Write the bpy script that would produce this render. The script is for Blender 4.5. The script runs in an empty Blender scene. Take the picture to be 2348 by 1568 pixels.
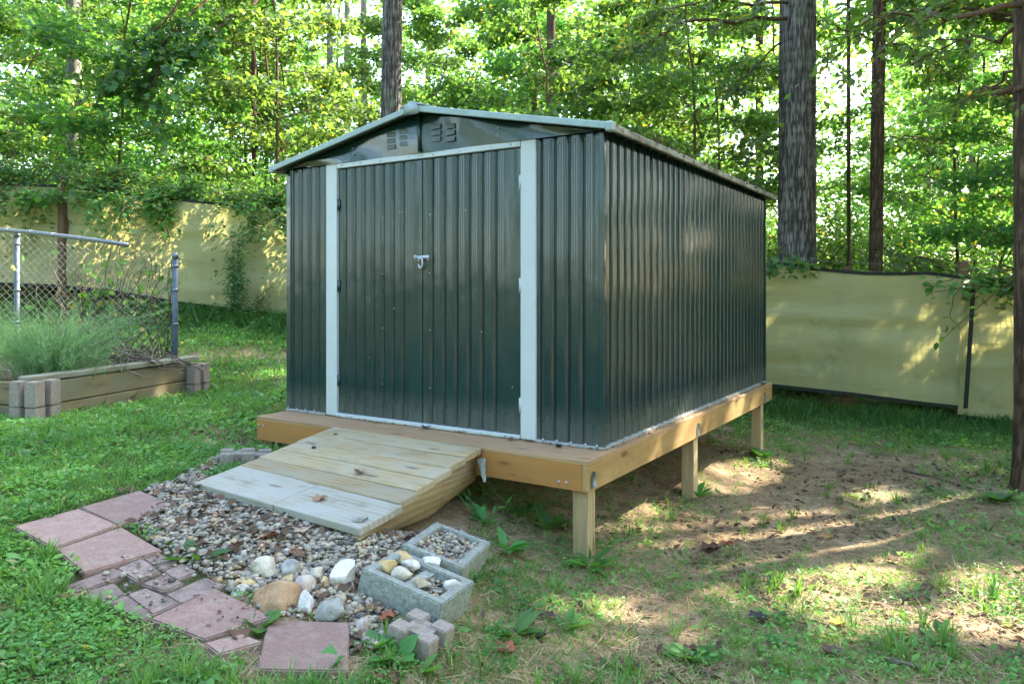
import bpy, bmesh, math, random
import numpy as np
from mathutils import Vector, Matrix

C = bpy.context.scene.collection
SC = bpy.context.scene
R = math.radians
rng = np.random.default_rng(11)
random.seed(5)

# ------------------------------------------------------------------ camera
CAM_Z = 1.45
F, CX, HY = 1717.0, 1174.0, 665.0          # focal length and horizon measured on the photograph (2348 px wide)
cam = bpy.data.cameras.new('camera'); cam.sensor_width = 36.0
cam.lens = F / 2348 * 36.0
cam.shift_y = -(784 - HY) / 2348
cam.clip_start, cam.clip_end = 0.05, 600
cam_ob = bpy.data.objects.new('camera', cam); C.objects.link(cam_ob)
cam_ob.location = (0, 0, CAM_Z); cam_ob.rotation_euler = (R(90), 0, 0)
SC.camera = cam_ob

# ------------------------------------------------------------------ sky, sun, exposure
SUN_AZ, SUN_EL = R(62), R(41)              # azimuth to the right of the view axis
sdir = Vector((math.sin(SUN_AZ) * math.cos(SUN_EL), math.cos(SUN_AZ) * math.cos(SUN_EL), math.sin(SUN_EL)))
w = bpy.data.worlds.new('World'); SC.world = w; w.use_nodes = True
nt = w.node_tree; nt.nodes.clear()
sky = nt.nodes.new('ShaderNodeTexSky'); sky.sky_type = 'NISHITA'; sky.sun_disc = False
sky.sun_elevation = SUN_EL; sky.sun_rotation = SUN_AZ; sky.dust_density = 2.5; sky.air_density = 1.1
bg = nt.nodes.new('ShaderNodeBackground'); bg.inputs['Strength'].default_value = 0.15
wo = nt.nodes.new('ShaderNodeOutputWorld')
nt.links.new(sky.outputs[0], bg.inputs['Color']); nt.links.new(bg.outputs[0], wo.inputs['Surface'])
sun = bpy.data.lights.new('sun', 'SUN'); sun.energy = 3.7; sun.angle = R(0.55); sun.color = (1.0, 0.93, 0.80)
sun_ob = bpy.data.objects.new('sun', sun); C.objects.link(sun_ob)
sun_ob.rotation_euler = sdir.to_track_quat('Z', 'Y').to_euler()
sun_ob.location = (12, 6, 14)
SC.view_settings.view_transform = 'Standard'; SC.view_settings.look = 'None'
SC.view_settings.exposure = 3.25; SC.view_settings.gamma = 1.0; SC.view_settings.use_curve_mapping = False
SC.render.engine = 'CYCLES'
cy = SC.cycles
cy.max_bounces = 8; cy.diffuse_bounces = 4; cy.glossy_bounces = 3; cy.transmission_bounces = 5; cy.transparent_max_bounces = 4
cy.sample_clamp_indirect = 6; cy.caustics_reflective = False; cy.caustics_refractive = False
cy.use_denoising = True

# ------------------------------------------------------------------ noise, terrain, pixel helpers
_perm = np.random.default_rng(3).random(65536)
def vnoise(x, y, seed=0):
    x = np.asarray(x, float); y = np.asarray(y, float)
    xi = np.floor(x).astype(np.int64); yi = np.floor(y).astype(np.int64)
    fx = x - xi; fy = y - yi; fx = fx * fx * (3 - 2 * fx); fy = fy * fy * (3 - 2 * fy)
    h = lambda a, b: _perm[(a * 73856093 ^ b * 19349663 ^ seed * 83492791) & 65535]
    return (h(xi, yi) * (1 - fx) + h(xi + 1, yi) * fx) * (1 - fy) + (h(xi, yi + 1) * (1 - fx) + h(xi + 1, yi + 1) * fx) * fy
def fbm(x, y, seed=0, oct=4):
    s = 0; a = .5; t = 0
    for i in range(oct):
        s = s + a * vnoise(np.asarray(x) * 2 ** i, np.asarray(y) * 2 ** i, seed + i); t += a; a *= .5
    return s / t

TP = np.array([
 (-.7,2.55,.24),(-1.1,2.72,.27),(-1.66,3.06,.38),(-1.94,3.25,.42),(-.65,3.2,.36),(-1.6,3.82,.42),(-.25,2.6,.19),(.02,2.9,.10),(0.0,3.45,.085),(-.13,2.75,.13),
 (-1.43,2.09,.33),(-2.2,2.4,.42),(0,2.5,.07),(.6,2.2,.03),(1.95,2.85,-.04),(.4,3.9,.035),(.1,4.3,.16),(1.3,5.2,-.05),(2.2,6.7,-.07),
 (5,8.7,-.12),(3,9,0.0),(3.94,5.8,-.1),(3.2,4,-.08),(-1.85,5.25,.35),(-2.3,5.3,.47),(-3.4,5.4,.52),(-3.0,7.0,.47),(-2.0,6.8,.48),(-3.2,10.6,.96),(-6.5,11.0,1.1),
 (-1.5,9.5,.72),(.8,9.4,.35),(-.6,5.6,.33),(.6,6.3,.18),(-4.6,7.4,.6),(-5,5,.6),
 (-4,1,.6),(0,0,.1),(4,0,-.1),(-15,0,1.0),(15,0,-.5),(-20,18,2.0),(-8,20,1.7),(0,18,.9),(8,18,0.0),(20,18,-.6),(0,35,1.2),(-25,40,2.4),(25,40,-.6),(0,-12,.2),(14,8,-.4),(8,9,-.2)])
def _tps_k(r2): return np.where(r2 > 1e-12, .5 * r2 * np.log(np.maximum(r2, 1e-12)), 0)
_n = len(TP)
_K = _tps_k(((TP[:, None, :2] - TP[None, :, :2]) ** 2).sum(-1)) + np.eye(_n) * .04
_P = np.c_[np.ones(_n), TP[:, :2]]
_A = np.block([[_K, _P], [_P.T, np.zeros((3, 3))]])
_S = np.linalg.solve(_A, np.r_[TP[:, 2], 0, 0, 0])
def base_h(x, y):
    x = np.asarray(x, float); y = np.asarray(y, float); sh = x.shape
    xc = np.clip(x.ravel(), -28, 28); yc = np.clip(y.ravel(), -14, 44)
    k = _tps_k((xc[:, None] - TP[None, :, 0]) ** 2 + (yc[:, None] - TP[None, :, 1]) ** 2)
    return (k @ _S[:_n] + _S[_n] + _S[_n + 1] * xc + _S[_n + 2] * yc).reshape(sh)
POST_MOUNDS = [(.383, 3.928), (1.259, 5.307), (2.246, 6.86)]
def gh(x, y):
    m = sum(.02 * np.exp(-((np.asarray(x) - a) ** 2 + (np.asarray(y) - b) ** 2) / .028) for a, b in POST_MOUNDS)
    return base_h(x, y) + m + (fbm(np.asarray(x) * 2.2, np.asarray(y) * 2.2, 5, 3) - .5) * .045 + (fbm(np.asarray(x) * 9, np.asarray(y) * 9, 9, 2) - .5) * .022
def gz(x, y): return float(gh(np.array([x]), np.array([y]))[0])
def at(X, Y, d): return Vector(((X - CX) / F * d, d, CAM_Z - (Y - HY) / F * d))
def gp(X, Y, lift=0.0):
    lo, hi = 1.0, 60.0
    for d in np.arange(1.2, 60, .05):
        p = at(X, Y, d)
        if p.z < gz(p.x, p.y) + lift: hi = d; lo = d - .05; break
    for _ in range(14):
        m = (lo + hi) / 2; p = at(X, Y, m)
        if p.z < gz(p.x, p.y) + lift: hi = m
        else: lo = m
    return at(X, Y, hi)

# ------------------------------------------------------------------ object helpers
def tag(o, label=None, cat=None, group=None, kind=None):
    if label: o['label'] = label
    if cat: o['category'] = cat
    if group: o['group'] = group
    if kind: o['kind'] = kind
    return o
def empty(name, loc, label, cat, group=None, rz=0.0):
    o = bpy.data.objects.new(name, None); C.objects.link(o); o.empty_display_size = .1
    o.location = loc; o.rotation_euler = (0, 0, rz)
    return tag(o, label, cat, group)
def link(name, me, parent=None, loc=None):
    o = bpy.data.objects.new(name, me); C.objects.link(o)
    if parent: o.parent = parent
    if loc is not None: o.location = loc
    return o
def copy_tree(o, parent=None):
    c = o.copy(); C.objects.link(c)
    if parent: c.parent = parent
    for ch in list(o.children): copy_tree(ch, c)
    return c
def np_mesh(name, V, faces, mat, smooth=False, attrs=None):
    """faces: list of (k,n) int arrays of equal-sided polygons"""
    me = bpy.data.meshes.new(name)
    V = np.asarray(V, np.float32)
    faces = [np.asarray(f, np.int32) for f in faces if len(f)]
    me.vertices.add(len(V)); me.vertices.foreach_set('co', V.ravel())
    tot = sum(f.size for f in faces); npol = sum(len(f) for f in faces)
    me.loops.add(tot); me.polygons.add(npol)
    me.loops.foreach_set('vertex_index', np.concatenate([f.ravel() for f in faces]))
    sizes = np.concatenate([np.full(len(f), f.shape[1], np.int32) for f in faces])
    me.polygons.foreach_set('loop_start', np.r_[0, np.cumsum(sizes)[:-1]].astype(np.int32))
    if smooth: me.polygons.foreach_set('use_smooth', np.ones(npol, bool))
    for k, a in (attrs or {}).items():
        a = np.asarray(a, np.float32)
        if a.ndim == 1:
            at_ = me.attributes.new(k, 'FLOAT', 'POINT'); at_.data.foreach_set('value', a)
        else:
            at_ = me.attributes.new(k, 'FLOAT_VECTOR', 'POINT'); at_.data.foreach_set('vector', a.ravel())
    me.update(calc_edges=True); me.validate()
    if mat: me.materials.append(mat)
    return me

class MB:
    """collects shapes; build() links them as ONE mesh object"""
    def __init__(s): s.v = []; s.q = []; s.t = []; s.n = 0; s.a = []; s.ng = []
    def add(s, V, quads=(), tris=(), tint=.5):
        V = np.asarray(V, float)
        if len(quads): s.q.append(np.asarray(quads) + s.n)
        if len(tris): s.t.append(np.asarray(tris) + s.n)
        s.v.append(V); s.a.append(np.broadcast_to(np.asarray(tint, float), (len(V),))); s.n += len(V)
    def box(s, c, size, M=None, tint=.5):
        x, y, z = [k / 2 for k in size]
        V = np.array([(-x,-y,-z),(x,-y,-z),(x,y,-z),(-x,y,-z),(-x,-y,z),(x,-y,z),(x,y,z),(-x,y,z)])
        if M is not None: V = V @ np.array(M.to_3x3()).T
        s.add(V + np.array(c), [(0,3,2,1),(4,5,6,7),(0,1,5,4),(1,2,6,5),(2,3,7,6),(3,0,4,7)], tint=tint)
    def tube(s, pts, r, sides=6, tint=.5, cap=True):
        P = np.asarray(pts, float); m = len(P)
        r = np.broadcast_to(np.asarray(r, float), (m,))
        T = np.gradient(P, axis=0); T /= np.linalg.norm(T, axis=1)[:, None] + 1e-9
        ref = np.array([0, 0, 1.]) if abs(T[:, 2]).mean() < .8 else np.array([1., 0, 0])
        A = np.cross(T, ref); A /= np.linalg.norm(A, axis=1)[:, None] + 1e-9; B = np.cross(A, T)
        th = np.arange(sides) / sides * 2 * np.pi
        V = P[:, None] + r[:, None, None] * (np.cos(th)[None, :, None] * A[:, None] + np.sin(th)[None, :, None] * B[:, None])
        i = np.arange(m - 1)[:, None] * sides; j = np.arange(sides)[None]; k = (j + 1) % sides
        Q = np.stack([i + j, i + sides + j, i + sides + k, i + k], -1).reshape(-1, 4)
        V = V.reshape(-1, 3); tr = []
        if cap:
            V = np.r_[V, P[:1], P[-1:]]; c0 = m * sides
            tr = [(c0, a, (a + 1) % sides) for a in range(sides)] + [(c0 + 1, (m - 1) * sides + (a + 1) % sides, (m - 1) * sides + a) for a in range(sides)]
        s.add(V, Q, tr, tint)
    def grid(s, G, tint=.5, flip=False):
        n, m = G.shape[:2]
        i = np.arange(n - 1)[:, None] * m + np.arange(m - 1)[None]
        Q = np.stack([i, i + 1, i + m + 1, i + m], -1).reshape(-1, 4)
        if flip: Q = Q[:, ::-1]
        s.add(G.reshape(-1, 3), Q, tint=tint)
    def mesh(s, name, mat, smooth=False, off=None):
        V = np.concatenate(s.v)
        if off is not None: V = V - np.array(off)
        fs = []
        if s.q: fs.append(np.concatenate(s.q))
        if s.t: fs.append(np.concatenate(s.t))
        return np_mesh(name, V, fs, mat, smooth, {'tint': np.concatenate(s.a)})
    def build(s, name, mat, parent=None, smooth=False, world=False):
        off = parent.location if (world and parent) else None
        return link(name, s.mesh(name, mat, smooth, off), parent)

def bevel_box(name, mat, parent, c, size, M=None, bev=.004, seg=1, warp=0.0):
    """a box whose long grain runs along its local x; 'gc' keeps the grain coordinates"""
    bm = bmesh.new(); bmesh.ops.create_cube(bm, size=1.0)
    for v in bm.verts: v.co = Vector((v.co.x * size[0], v.co.y * size[1], v.co.z * size[2]))
    if bev: bmesh.ops.bevel(bm, geom=list(bm.edges), offset=bev, segments=seg, affect='EDGES', profile=.6)
    ox = Vector((random.uniform(-9, 9), random.uniform(-9, 9), random.uniform(-9, 9)))
    gc = [v.co + ox for v in bm.verts]
    if warp:
        for v in bm.verts: v.co += Vector((random.uniform(-1, 1), random.uniform(-1, 1), random.uniform(-1, 1))) * warp
    if M is not None: bmesh.ops.transform(bm, matrix=M.to_3x3().to_4x4(), verts=bm.verts)
    bmesh.ops.translate(bm, vec=Vector(c), verts=bm.verts)
    me = bpy.data.meshes.new(name); bm.to_mesh(me); bm.free()
    a = me.attributes.new('gc', 'FLOAT_VECTOR', 'POINT')
    a.data.foreach_set('vector', np.array([tuple(g) for g in gc], np.float32).ravel())
    me.materials.append(mat)
    return link(name, me, parent)
def frame_m(xa, za):
    xa = Vector(xa).normalized(); za = Vector(za); ya = za.cross(xa).normalized(); za = xa.cross(ya)
    return Matrix((xa, ya, za)).transposed()

# ------------------------------------------------------------------ materials
class NT:
    def __init__(s, name):
        s.m = bpy.data.materials.new(name); s.m.use_nodes = True; s.t = s.m.node_tree
        s.b = s.t.nodes['Principled BSDF']; s.out = s.t.nodes['Material Output']
    def n(s, typ, **kw):
        nd = s.t.nodes.new(typ)
        for k, v in kw.items():
            if k.startswith('i_'): nd.inputs[k[2:].replace('_', ' ')].default_value = v
            else: setattr(nd, k, v)
        return nd
    def l(s, a, b): s.t.links.new(a, b)
    def pos(s, scale=(1, 1, 1), src='pos'):
        mp = s.n('ShaderNodeMapping'); mp.inputs['Scale'].default_value = scale
        if src == 'pos': s.l(s.n('ShaderNodeNewGeometry').outputs['Position'], mp.inputs[0])
        elif src == 'obj': s.l(s.n('ShaderNodeTexCoord').outputs['Object'], mp.inputs[0])
        else: s.l(s.n('ShaderNodeAttribute', attribute_name=src).outputs['Vector'], mp.inputs[0])
        return mp.outputs[0]
    def noise(s, vec, scale, detail=4, rough=.55, dist=0):
        nd = s.n('ShaderNodeTexNoise'); nd.inputs['Scale'].default_value = scale; nd.inputs['Detail'].default_value = detail
        nd.inputs['Roughness'].default_value = rough; nd.inputs['Distortion'].default_value = dist
        s.l(vec, nd.inputs['Vector']); return nd.outputs['Fac']
    def ramp(s, fac, stops):
        nd = s.n('ShaderNodeValToRGB'); e = nd.color_ramp.elements
        e[0].position, e[0].color = stops[0][0], (*stops[0][1], 1)
        e[1].position, e[1].color = stops[-1][0], (*stops[-1][1], 1)
        for p, c in stops[1:-1]: k = e.new(p); k.color = (*c, 1)
        s.l(fac, nd.inputs[0]); return nd.outputs['Color']
    def mix(s, fac, a, b, typ='MIX'):
        nd = s.n('ShaderNodeMix', data_type='RGBA', blend_type=typ)
        for src, idx in ((fac, 0), (a, 6), (b, 7)):
            if hasattr(src, 'is_linked') or hasattr(src, 'links'): s.l(src, nd.inputs[idx])
            elif idx == 0: nd.inputs[0].default_value = src
            else: nd.inputs[idx].default_value = (*src, 1)
        return nd.outputs[2]
    def math(s, op, a, b=0.0, clamp=False):
        nd = s.n('ShaderNodeMath', operation=op, use_clamp=clamp)
        for src, i in ((a, 0), (b, 1)):
            if hasattr(src, 'links'): s.l(src, nd.inputs[i])
            else: nd.inputs[i].default_value = src
        return nd.outputs[0]
    def bump(s, h, strength=.3, dist=.01):
        nd = s.n('ShaderNodeBump'); nd.inputs['Strength'].default_value = strength; nd.inputs['Distance'].default_value = dist
        s.l(h, nd.inputs['Height']); s.l(nd.outputs[0], s.b.inputs['Normal'])
    def fin(s, col=None, rough=.7, spec=.3, metal=0.0):
        if col is not None:
            if hasattr(col, 'links'): s.l(col, s.b.inputs['Base Color'])
            else: s.b.inputs['Base Color'].default_value = (*col, 1)
        if hasattr(rough, 'links'): s.l(rough, s.b.inputs['Roughness'])
        else: s.b.inputs['Roughness'].default_value = rough
        s.b.inputs['Specular IOR Level'].default_value = spec; s.b.inputs['Metallic'].default_value = metal
        return s.m

def mat_leaf(name, dark, light, odd=None, trans=.45, rough=.42, tsat=(1.15, 1.13, .46), spec=.35):
    """thin leaf: diffuse + gloss + light passing through; tint per leaf, hue drift per tree"""
    t = NT(name)
    a = t.n('ShaderNodeAttribute', attribute_name='tint').outputs['Fac']
    stops = [(0.0, dark), (.8, light)] + ([(1.0, odd)] if odd else [(1.0, light)])
    col = t.ramp(a, stops)
    oi = t.n('ShaderNodeObjectInfo').outputs['Random']
    hs = t.n('ShaderNodeHueSaturation'); t.l(col, hs.inputs['Color'])
    t.l(t.math('ADD', t.math('MULTIPLY', oi, .05), .472), hs.inputs['Hue'])
    t.l(t.math('ADD', t.math('MULTIPLY', oi, .4), .8), hs.inputs['Value'])
    t.l(hs.outputs[0], t.b.inputs['Base Color'])
    t.b.inputs['Roughness'].default_value = rough; t.b.inputs['Specular IOR Level'].default_value = spec
    tr = t.n('ShaderNodeBsdfTranslucent')
    t.l(t.mix(1.0, hs.outputs[0], tuple(k * 1.5 for k in tsat), 'MULTIPLY'), tr.inputs['Color'])
    mx = t.n('ShaderNodeMixShader'); mx.inputs[0].default_value = trans
    t.l(t.b.outputs[0], mx.inputs[1]); t.l(tr.outputs[0], mx.inputs[2]); t.l(mx.outputs[0], t.out.inputs['Surface'])
    return t.m

def mat_wood(name, light, dark, knot=(.08, .045, .02), grain=1.0, grey=None, stain=None, rough=.75):
    t = NT(name)
    v = t.pos((1.2, 16, 16), 'gc')
    g1 = t.noise(v, 2.2 * grain, 6, .6, 1.2)
    v2 = t.pos((2.0, 70, 70), 'gc')
    g2 = t.noise(v2, 3.0, 3, .6, .2)
    rings = t.n('ShaderNodeTexWave', wave_type='BANDS', bands_direction='Y'); rings.inputs['Scale'].default_value = 1.1
    rings.inputs['Distortion'].default_value = 7; rings.inputs['Detail'].default_value = 2; rings.inputs['Detail Scale'].default_value = .7
    t.l(t.pos((.7, 9, 9), 'gc'), rings.inputs['Vector'])
    f = t.math('ADD', t.math('MULTIPLY', g1, .55), t.math('ADD', t.math('MULTIPLY', g2, .25), t.math('MULTIPLY', rings.outputs['Fac'], .2)))
    col = t.ramp(f, [(.32, dark), (.55, tuple((a + b * 2) / 3 for a, b in zip(dark, light))), (.72, light)])
    oi = t.n('ShaderNodeObjectInfo').outputs['Random']
    if grey:
        b = t.noise(t.pos((2.2, 5, 5), 'gc'), 1.6, 5, .65)
        col = t.mix(t.ramp(b, [(.40, (0, 0, 0)), (.62, (1, 1, 1))]), col, grey)
    vo = t.n('ShaderNodeTexVoronoi', feature='F1'); vo.inputs['Scale'].default_value = 1.0
    t.l(t.pos((2.6, 8.5, 8.5), 'gc'), vo.inputs['Vector'])
    kn = t.ramp(vo.outputs['Distance'], [(.09, (1, 1, 1)), (.17, (0, 0, 0))])
    col = t.mix(t.math('MULTIPLY', kn, .75), col, knot)
    if stain:
        st = t.noise(t.pos((1.5, 4, 4), 'gc'), 2.3, 5, .7)
        col = t.mix(t.ramp(st, [(.56, (0, 0, 0)), (.74, (.75, .75, .75))]), col, stain)
    hs = t.n('ShaderNodeHueSaturation'); t.l(col, hs.inputs['Color'])
    t.l(t.math('ADD', t.math('MULTIPLY', oi, .3), .85), hs.inputs['Value'])
    t.bump(f, .35, .004)
    return t.fin(hs.outputs[0], rough, .25)

def mat_plain(name, col, rough=.6, spec=.4, metal=0.0, var=.25, scale=20, bump=.0, dirt=None, dirt_at=(.55, .7)):
    t = NT(name)
    nz = t.noise(t.pos(), scale, 5, .6)
    c = t.ramp(nz, [(.3, tuple(k * (1 - var) for k in col)), (.7, tuple(min(1, k * (1 + var)) for k in col))])
    if dirt:
        dn = t.noise(t.pos(), scale * .22, 6, .7)
        c = t.mix(t.ramp(dn, [(dirt_at[0], (0, 0, 0)), (dirt_at[1], (1, 1, 1))]), c, dirt)
    if bump: t.bump(nz, bump, .006)
    return t.fin(c, rough, spec, metal)

def mat_bark(name, dark, light, scale=1.0, moss=None, warm=None):
    t = NT(name)
    v = t.pos((10 * scale, 10 * scale, 2.6 * scale), 'obj')
    n1 = t.noise(v, 3.0, 6, .62, .6)
    n2 = t.noise(t.pos((30, 30, 8), 'obj'), 2.0, 4, .6)
    f = t.math('ADD', t.math('MULTIPLY', n1, .7), t.math('MULTIPLY', n2, .3))
    a = t.n('ShaderNodeAttribute', attribute_name='tint').outputs['Fac']
    f2 = t.math('ADD', t.math('MULTIPLY', f, .6), t.math('MULTIPLY', a, .4))
    c = t.ramp(f2, [(.36, dark), (.50, tuple((p + q) / 2 for p, q in zip(dark, light))), (.64, light)])
    if warm:
        c = t.mix(t.ramp(t.noise(t.pos((1, 1, .4), 'obj'), 2.2, 3), [(.5, (0, 0, 0)), (.7, (.8, .8, .8))]), c, warm, 'MIX')
    if moss:
        c = t.mix(t.ramp(t.noise(t.pos((1, 1, .6), 'obj'), 1.7, 4), [(.58, (0, 0, 0)), (.72, (.6, .6, .6))]), c, moss)
    t.bump(f, .8, .02)
    return t.fin(c, .9, .15)

# ------------------------------------------------------------------ palette
M = {}
def paint_mat():
    t = NT('dark_green_paint')
    t.bump(t.noise(t.pos((2.2, 2.2, 1.3), 'pos'), 2.0, 3, .5), .28, .02)
    n = t.noise(t.pos(), 2.5, 5, .65)
    c = t.ramp(n, [(.3, (.009, .030, .030)), (.7, (.013, .040, .039))])
    sx = t.n('ShaderNodeSeparateXYZ'); t.l(t.pos(src='obj'), sx.inputs[0])
    d = t.math('MULTIPLY', t.math('SUBTRACT', .22, sx.outputs[2], True), t.math('MULTIPLY', t.noise(t.pos((6, 6, 1.2)), 5.0, 6, .7), 3.4), True)
    d2 = t.ramp(t.noise(t.pos((3, 3, .8)), 6.0, 7, .75), [(.62, (0, 0, 0)), (.8, (.22, .22, .22))])
    f = t.math('ADD', d, d2, True)
    c = t.mix(f, c, (.15, .14, .11))
    return t.fin(c, t.math('ADD', t.math('MULTIPLY', f, .9), t.math('ADD', t.math('MULTIPLY', n, .12), .08)), .65)
M['paint'] = paint_mat()
M['white'] = mat_plain('white_paint', (.44, .48, .47), .35, .5, var=.04, scale=6, dirt=(.35, .36, .32), dirt_at=(.62, .85))
M['trim'] = mat_plain('pale_green_trim', (.26, .335, .31), .4, .5, var=.10, scale=9, dirt=(.20, .20, .16), dirt_at=(.5, .75))
M['eave'] = mat_plain('weathered_trim', (.30, .30, .24), .6, .3, var=.3, scale=14, dirt=(.06, .05, .03), dirt_at=(.45, .62))
M['roof'] = mat_plain('roof_paint', (.05, .075, .07), .45, .5, var=.2)
M['galv'] = mat_plain('galvanised', (.17, .19, .20), .42, .5, .6, var=.2, scale=30)
M['pipe'] = mat_plain('pipe_blue_grey', (.075, .10, .125), .5, .4, .1, var=.2, scale=25, bump=.1)
M['wire'] = mat_plain('chain_wire', (.31, .29, .25), .5, .5, .2, var=.3, scale=12)
M['screw'] = mat_plain('screw_steel', (.42, .45, .45), .35, .5, .5, var=.1)
M['caulk'] = mat_plain('caulk', (.30, .31, .29), .8, .2, var=.2, scale=30, bump=.5, dirt=(.2, .19, .16))
M['plank'] = mat_wood('pine_plank', (.43, .315, .165), (.24, .17, .08), (.11, .09, .07), grey=(.35, .295, .20), stain=(.17, .15, .11))
M['plank_grey'] = mat_wood('weathered_plank', (.40, .37, .285), (.26, .24, .185), (.17, .13, .09), grey=(.36, .35, .30), stain=(.17, .155, .11))
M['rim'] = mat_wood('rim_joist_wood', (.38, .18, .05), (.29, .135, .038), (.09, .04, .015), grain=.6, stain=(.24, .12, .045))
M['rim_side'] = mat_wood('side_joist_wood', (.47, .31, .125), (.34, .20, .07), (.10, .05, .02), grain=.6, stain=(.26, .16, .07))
M['ply'] = mat_wood('plywood', (.42, .27, .15), (.27, .16, .085), (.11, .06, .03), stain=(.15, .10, .06))
M['post'] = mat_wood('post_wood', (.44, .34, .185), (.27, .19, .095), (.10, .06, .03), stain=(.22, .13, .07))
M['bed'] = mat_wood('raised_bed_wood', (.22, .175, .09), (.09, .07, .035), (.09, .065, .035), grey=(.16, .155, .10), stain=(.06, .055, .03))
M['bedcap'] = mat_wood('raised_bed_cap', (.26, .25, .17), (.13, .125, .075), (.08, .07, .04), grey=(.24, .25, .19))
M['old'] = mat_wood('old_post_wood', (.17, .10, .055), (.07, .04, .022), (.03, .018, .01))
M['concrete'] = mat_plain('cinder_concrete', (.25, .27, .235), .95, .1, var=.38, scale=70, bump=.9, dirt=(.22, .20, .11), dirt_at=(.5, .8))
M['block'] = mat_plain('wall_block_concrete', (.27, .23, .19), .92, .1, var=.2, scale=60, bump=.5, dirt=(.22, .18, .15), dirt_at=(.5, .8))
M['paver'] = mat_plain('red_paver', (.27, .175, .145), .9, .15, var=.17, scale=75, bump=.7, dirt=(.32, .25, .195), dirt_at=(.48, .7))
M['paver_grey'] = mat_plain('grey_brick_paver', (.245, .18, .155), .92, .12, var=.22, scale=70, bump=.6, dirt=(.15, .125, .10), dirt_at=(.45, .65))
M['leaf_tree'] = mat_leaf('maple_leaf', (.048, .120, .038), (.125, .24, .065), (.27, .26, .05), .58)
M['leaf_dark'] = mat_leaf('dark_maple_leaf', (.035, .11, .035), (.085, .20, .05), (.12, .16, .03), .4)
M['leaf_shrub'] = mat_leaf('shrub_leaf', (.055, .145, .044), (.15, .27, .085), (.24, .20, .045), .5)
M['leaf_vine'] = mat_leaf('vine_leaf', (.048, .14, .034), (.14, .28, .065), (.30, .26, .06), .5)
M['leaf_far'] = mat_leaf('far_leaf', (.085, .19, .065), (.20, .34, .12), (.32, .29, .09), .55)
M['clover'] = mat_leaf('clover_leaf', (.06, .19, .045), (.18, .41, .095), (.34, .33, .12), .42, .45)
M['grass'] = mat_leaf('grass_blade', (.06, .16, .038), (.18, .33, .08), (.30, .27, .12), .35, .5)
M['undergrass'] = mat_leaf('undergrowth_blade', (.028, .085, .020), (.085, .18, .034), (.16, .16, .05), .35, .5)
M['weed'] = mat_leaf('weed_leaf', (.045, .14, .036), (.11, .27, .06), (.13, .20, .04), .4, .42)
M['fennel'] = mat_leaf('feathery_green', (.10, .22, .105), (.23, .37, .19), (.20, .26, .10), .35, .55)
M['straw'] = mat_leaf('dry_straw', (.20, .14, .07), (.46, .36, .20), (.55, .46, .30), .15, .7, (1.1, 1, .8), .1)
M['litter'] = mat_leaf('dark_litter', (.065, .046, .031), (.17, .115, .075), (.22, .13, .08), .08, .8, (1.1, 1, .8), .15)
M['bark'] = mat_bark('grey_bark', (.040, .034, .026), (.21, .185, .15), 1.0, moss=(.12, .13, .06))
M['bark_brown'] = mat_bark('brown_bark', (.05, .032, .018), (.155, .10, .058), 1.5)
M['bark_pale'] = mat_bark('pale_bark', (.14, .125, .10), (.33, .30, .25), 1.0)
M['twig'] = mat_bark('twig_bark', (.07, .052, .04), (.21, .17, .13), 2.0)

# ------------------------------------------------------------------ ground sheet
for key in ('paver', 'paver_grey'):     # each slab weathers a little differently
    tr_ = M[key].node_tree; bs = tr_.nodes['Principled BSDF']; ln = bs.inputs['Base Color'].links[0]; hs_ = tr_.nodes.new('ShaderNodeHueSaturation'); oi_ = tr_.nodes.new('ShaderNodeObjectInfo'); ma_ = tr_.nodes.new('ShaderNodeMath')
    ma_.operation = 'MULTIPLY_ADD'; ma_.inputs[1].default_value = .36; ma_.inputs[2].default_value = .80
    tr_.links.new(oi_.outputs['Random'], ma_.inputs[0]); tr_.links.new(ma_.outputs[0], hs_.inputs['Value']); tr_.links.new(ln.from_socket, hs_.inputs['Color']); tr_.links.new(hs_.outputs[0], bs.inputs['Base Color'])
def ground_mat():
    t = NT('soil_and_moss')
    p = t.pos()
    n1 = t.noise(p, 1.3, 6, .62); n2 = t.noise(p, 14, 6, .7); n3 = t.noise(p, 55, 4, .65)
    soil = t.ramp(t.math('ADD', t.math('MULTIPLY', n1, .5), t.math('MULTIPLY', n2, .5)),
                  [(.34, (.16, .105, .06)), (.46, (.28, .195, .115)), (.58, (.40, .30, .185)), (.7, (.52, .42, .29))])
    litter = t.ramp(n3, [(.35, (.05, .035, .022)), (.55, (.15, .105, .065)), (.7, (.30, .225, .14))])
    col = t.mix(t.ramp(t.noise(p, 3.1, 6, .75), [(.47, (0, 0, 0)), (.63, (.7, .7, .7))]), soil, litter)
    moss = t.ramp(n2, [(.3, (.028, .050, .014)), (.7, (.085, .105, .035))])
    a = t.n('ShaderNodeAttribute', attribute_name='green').outputs['Fac']
    m = t.ramp(t.math('ADD', t.math('MULTIPLY', a, .8), t.math('MULTIPLY', t.math('SUBTRACT', n2, .5), .9)), [(.38, (0, 0, 0)), (.58, (.9, .9, .9))])
    col = t.mix(m, col, moss)
    t.bump(t.math('ADD', t.math('MULTIPLY', n2, .5), t.math('MULTIPLY', n3, .5)), 1.0, .05)
    return t.fin(col, .95, .1)

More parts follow.
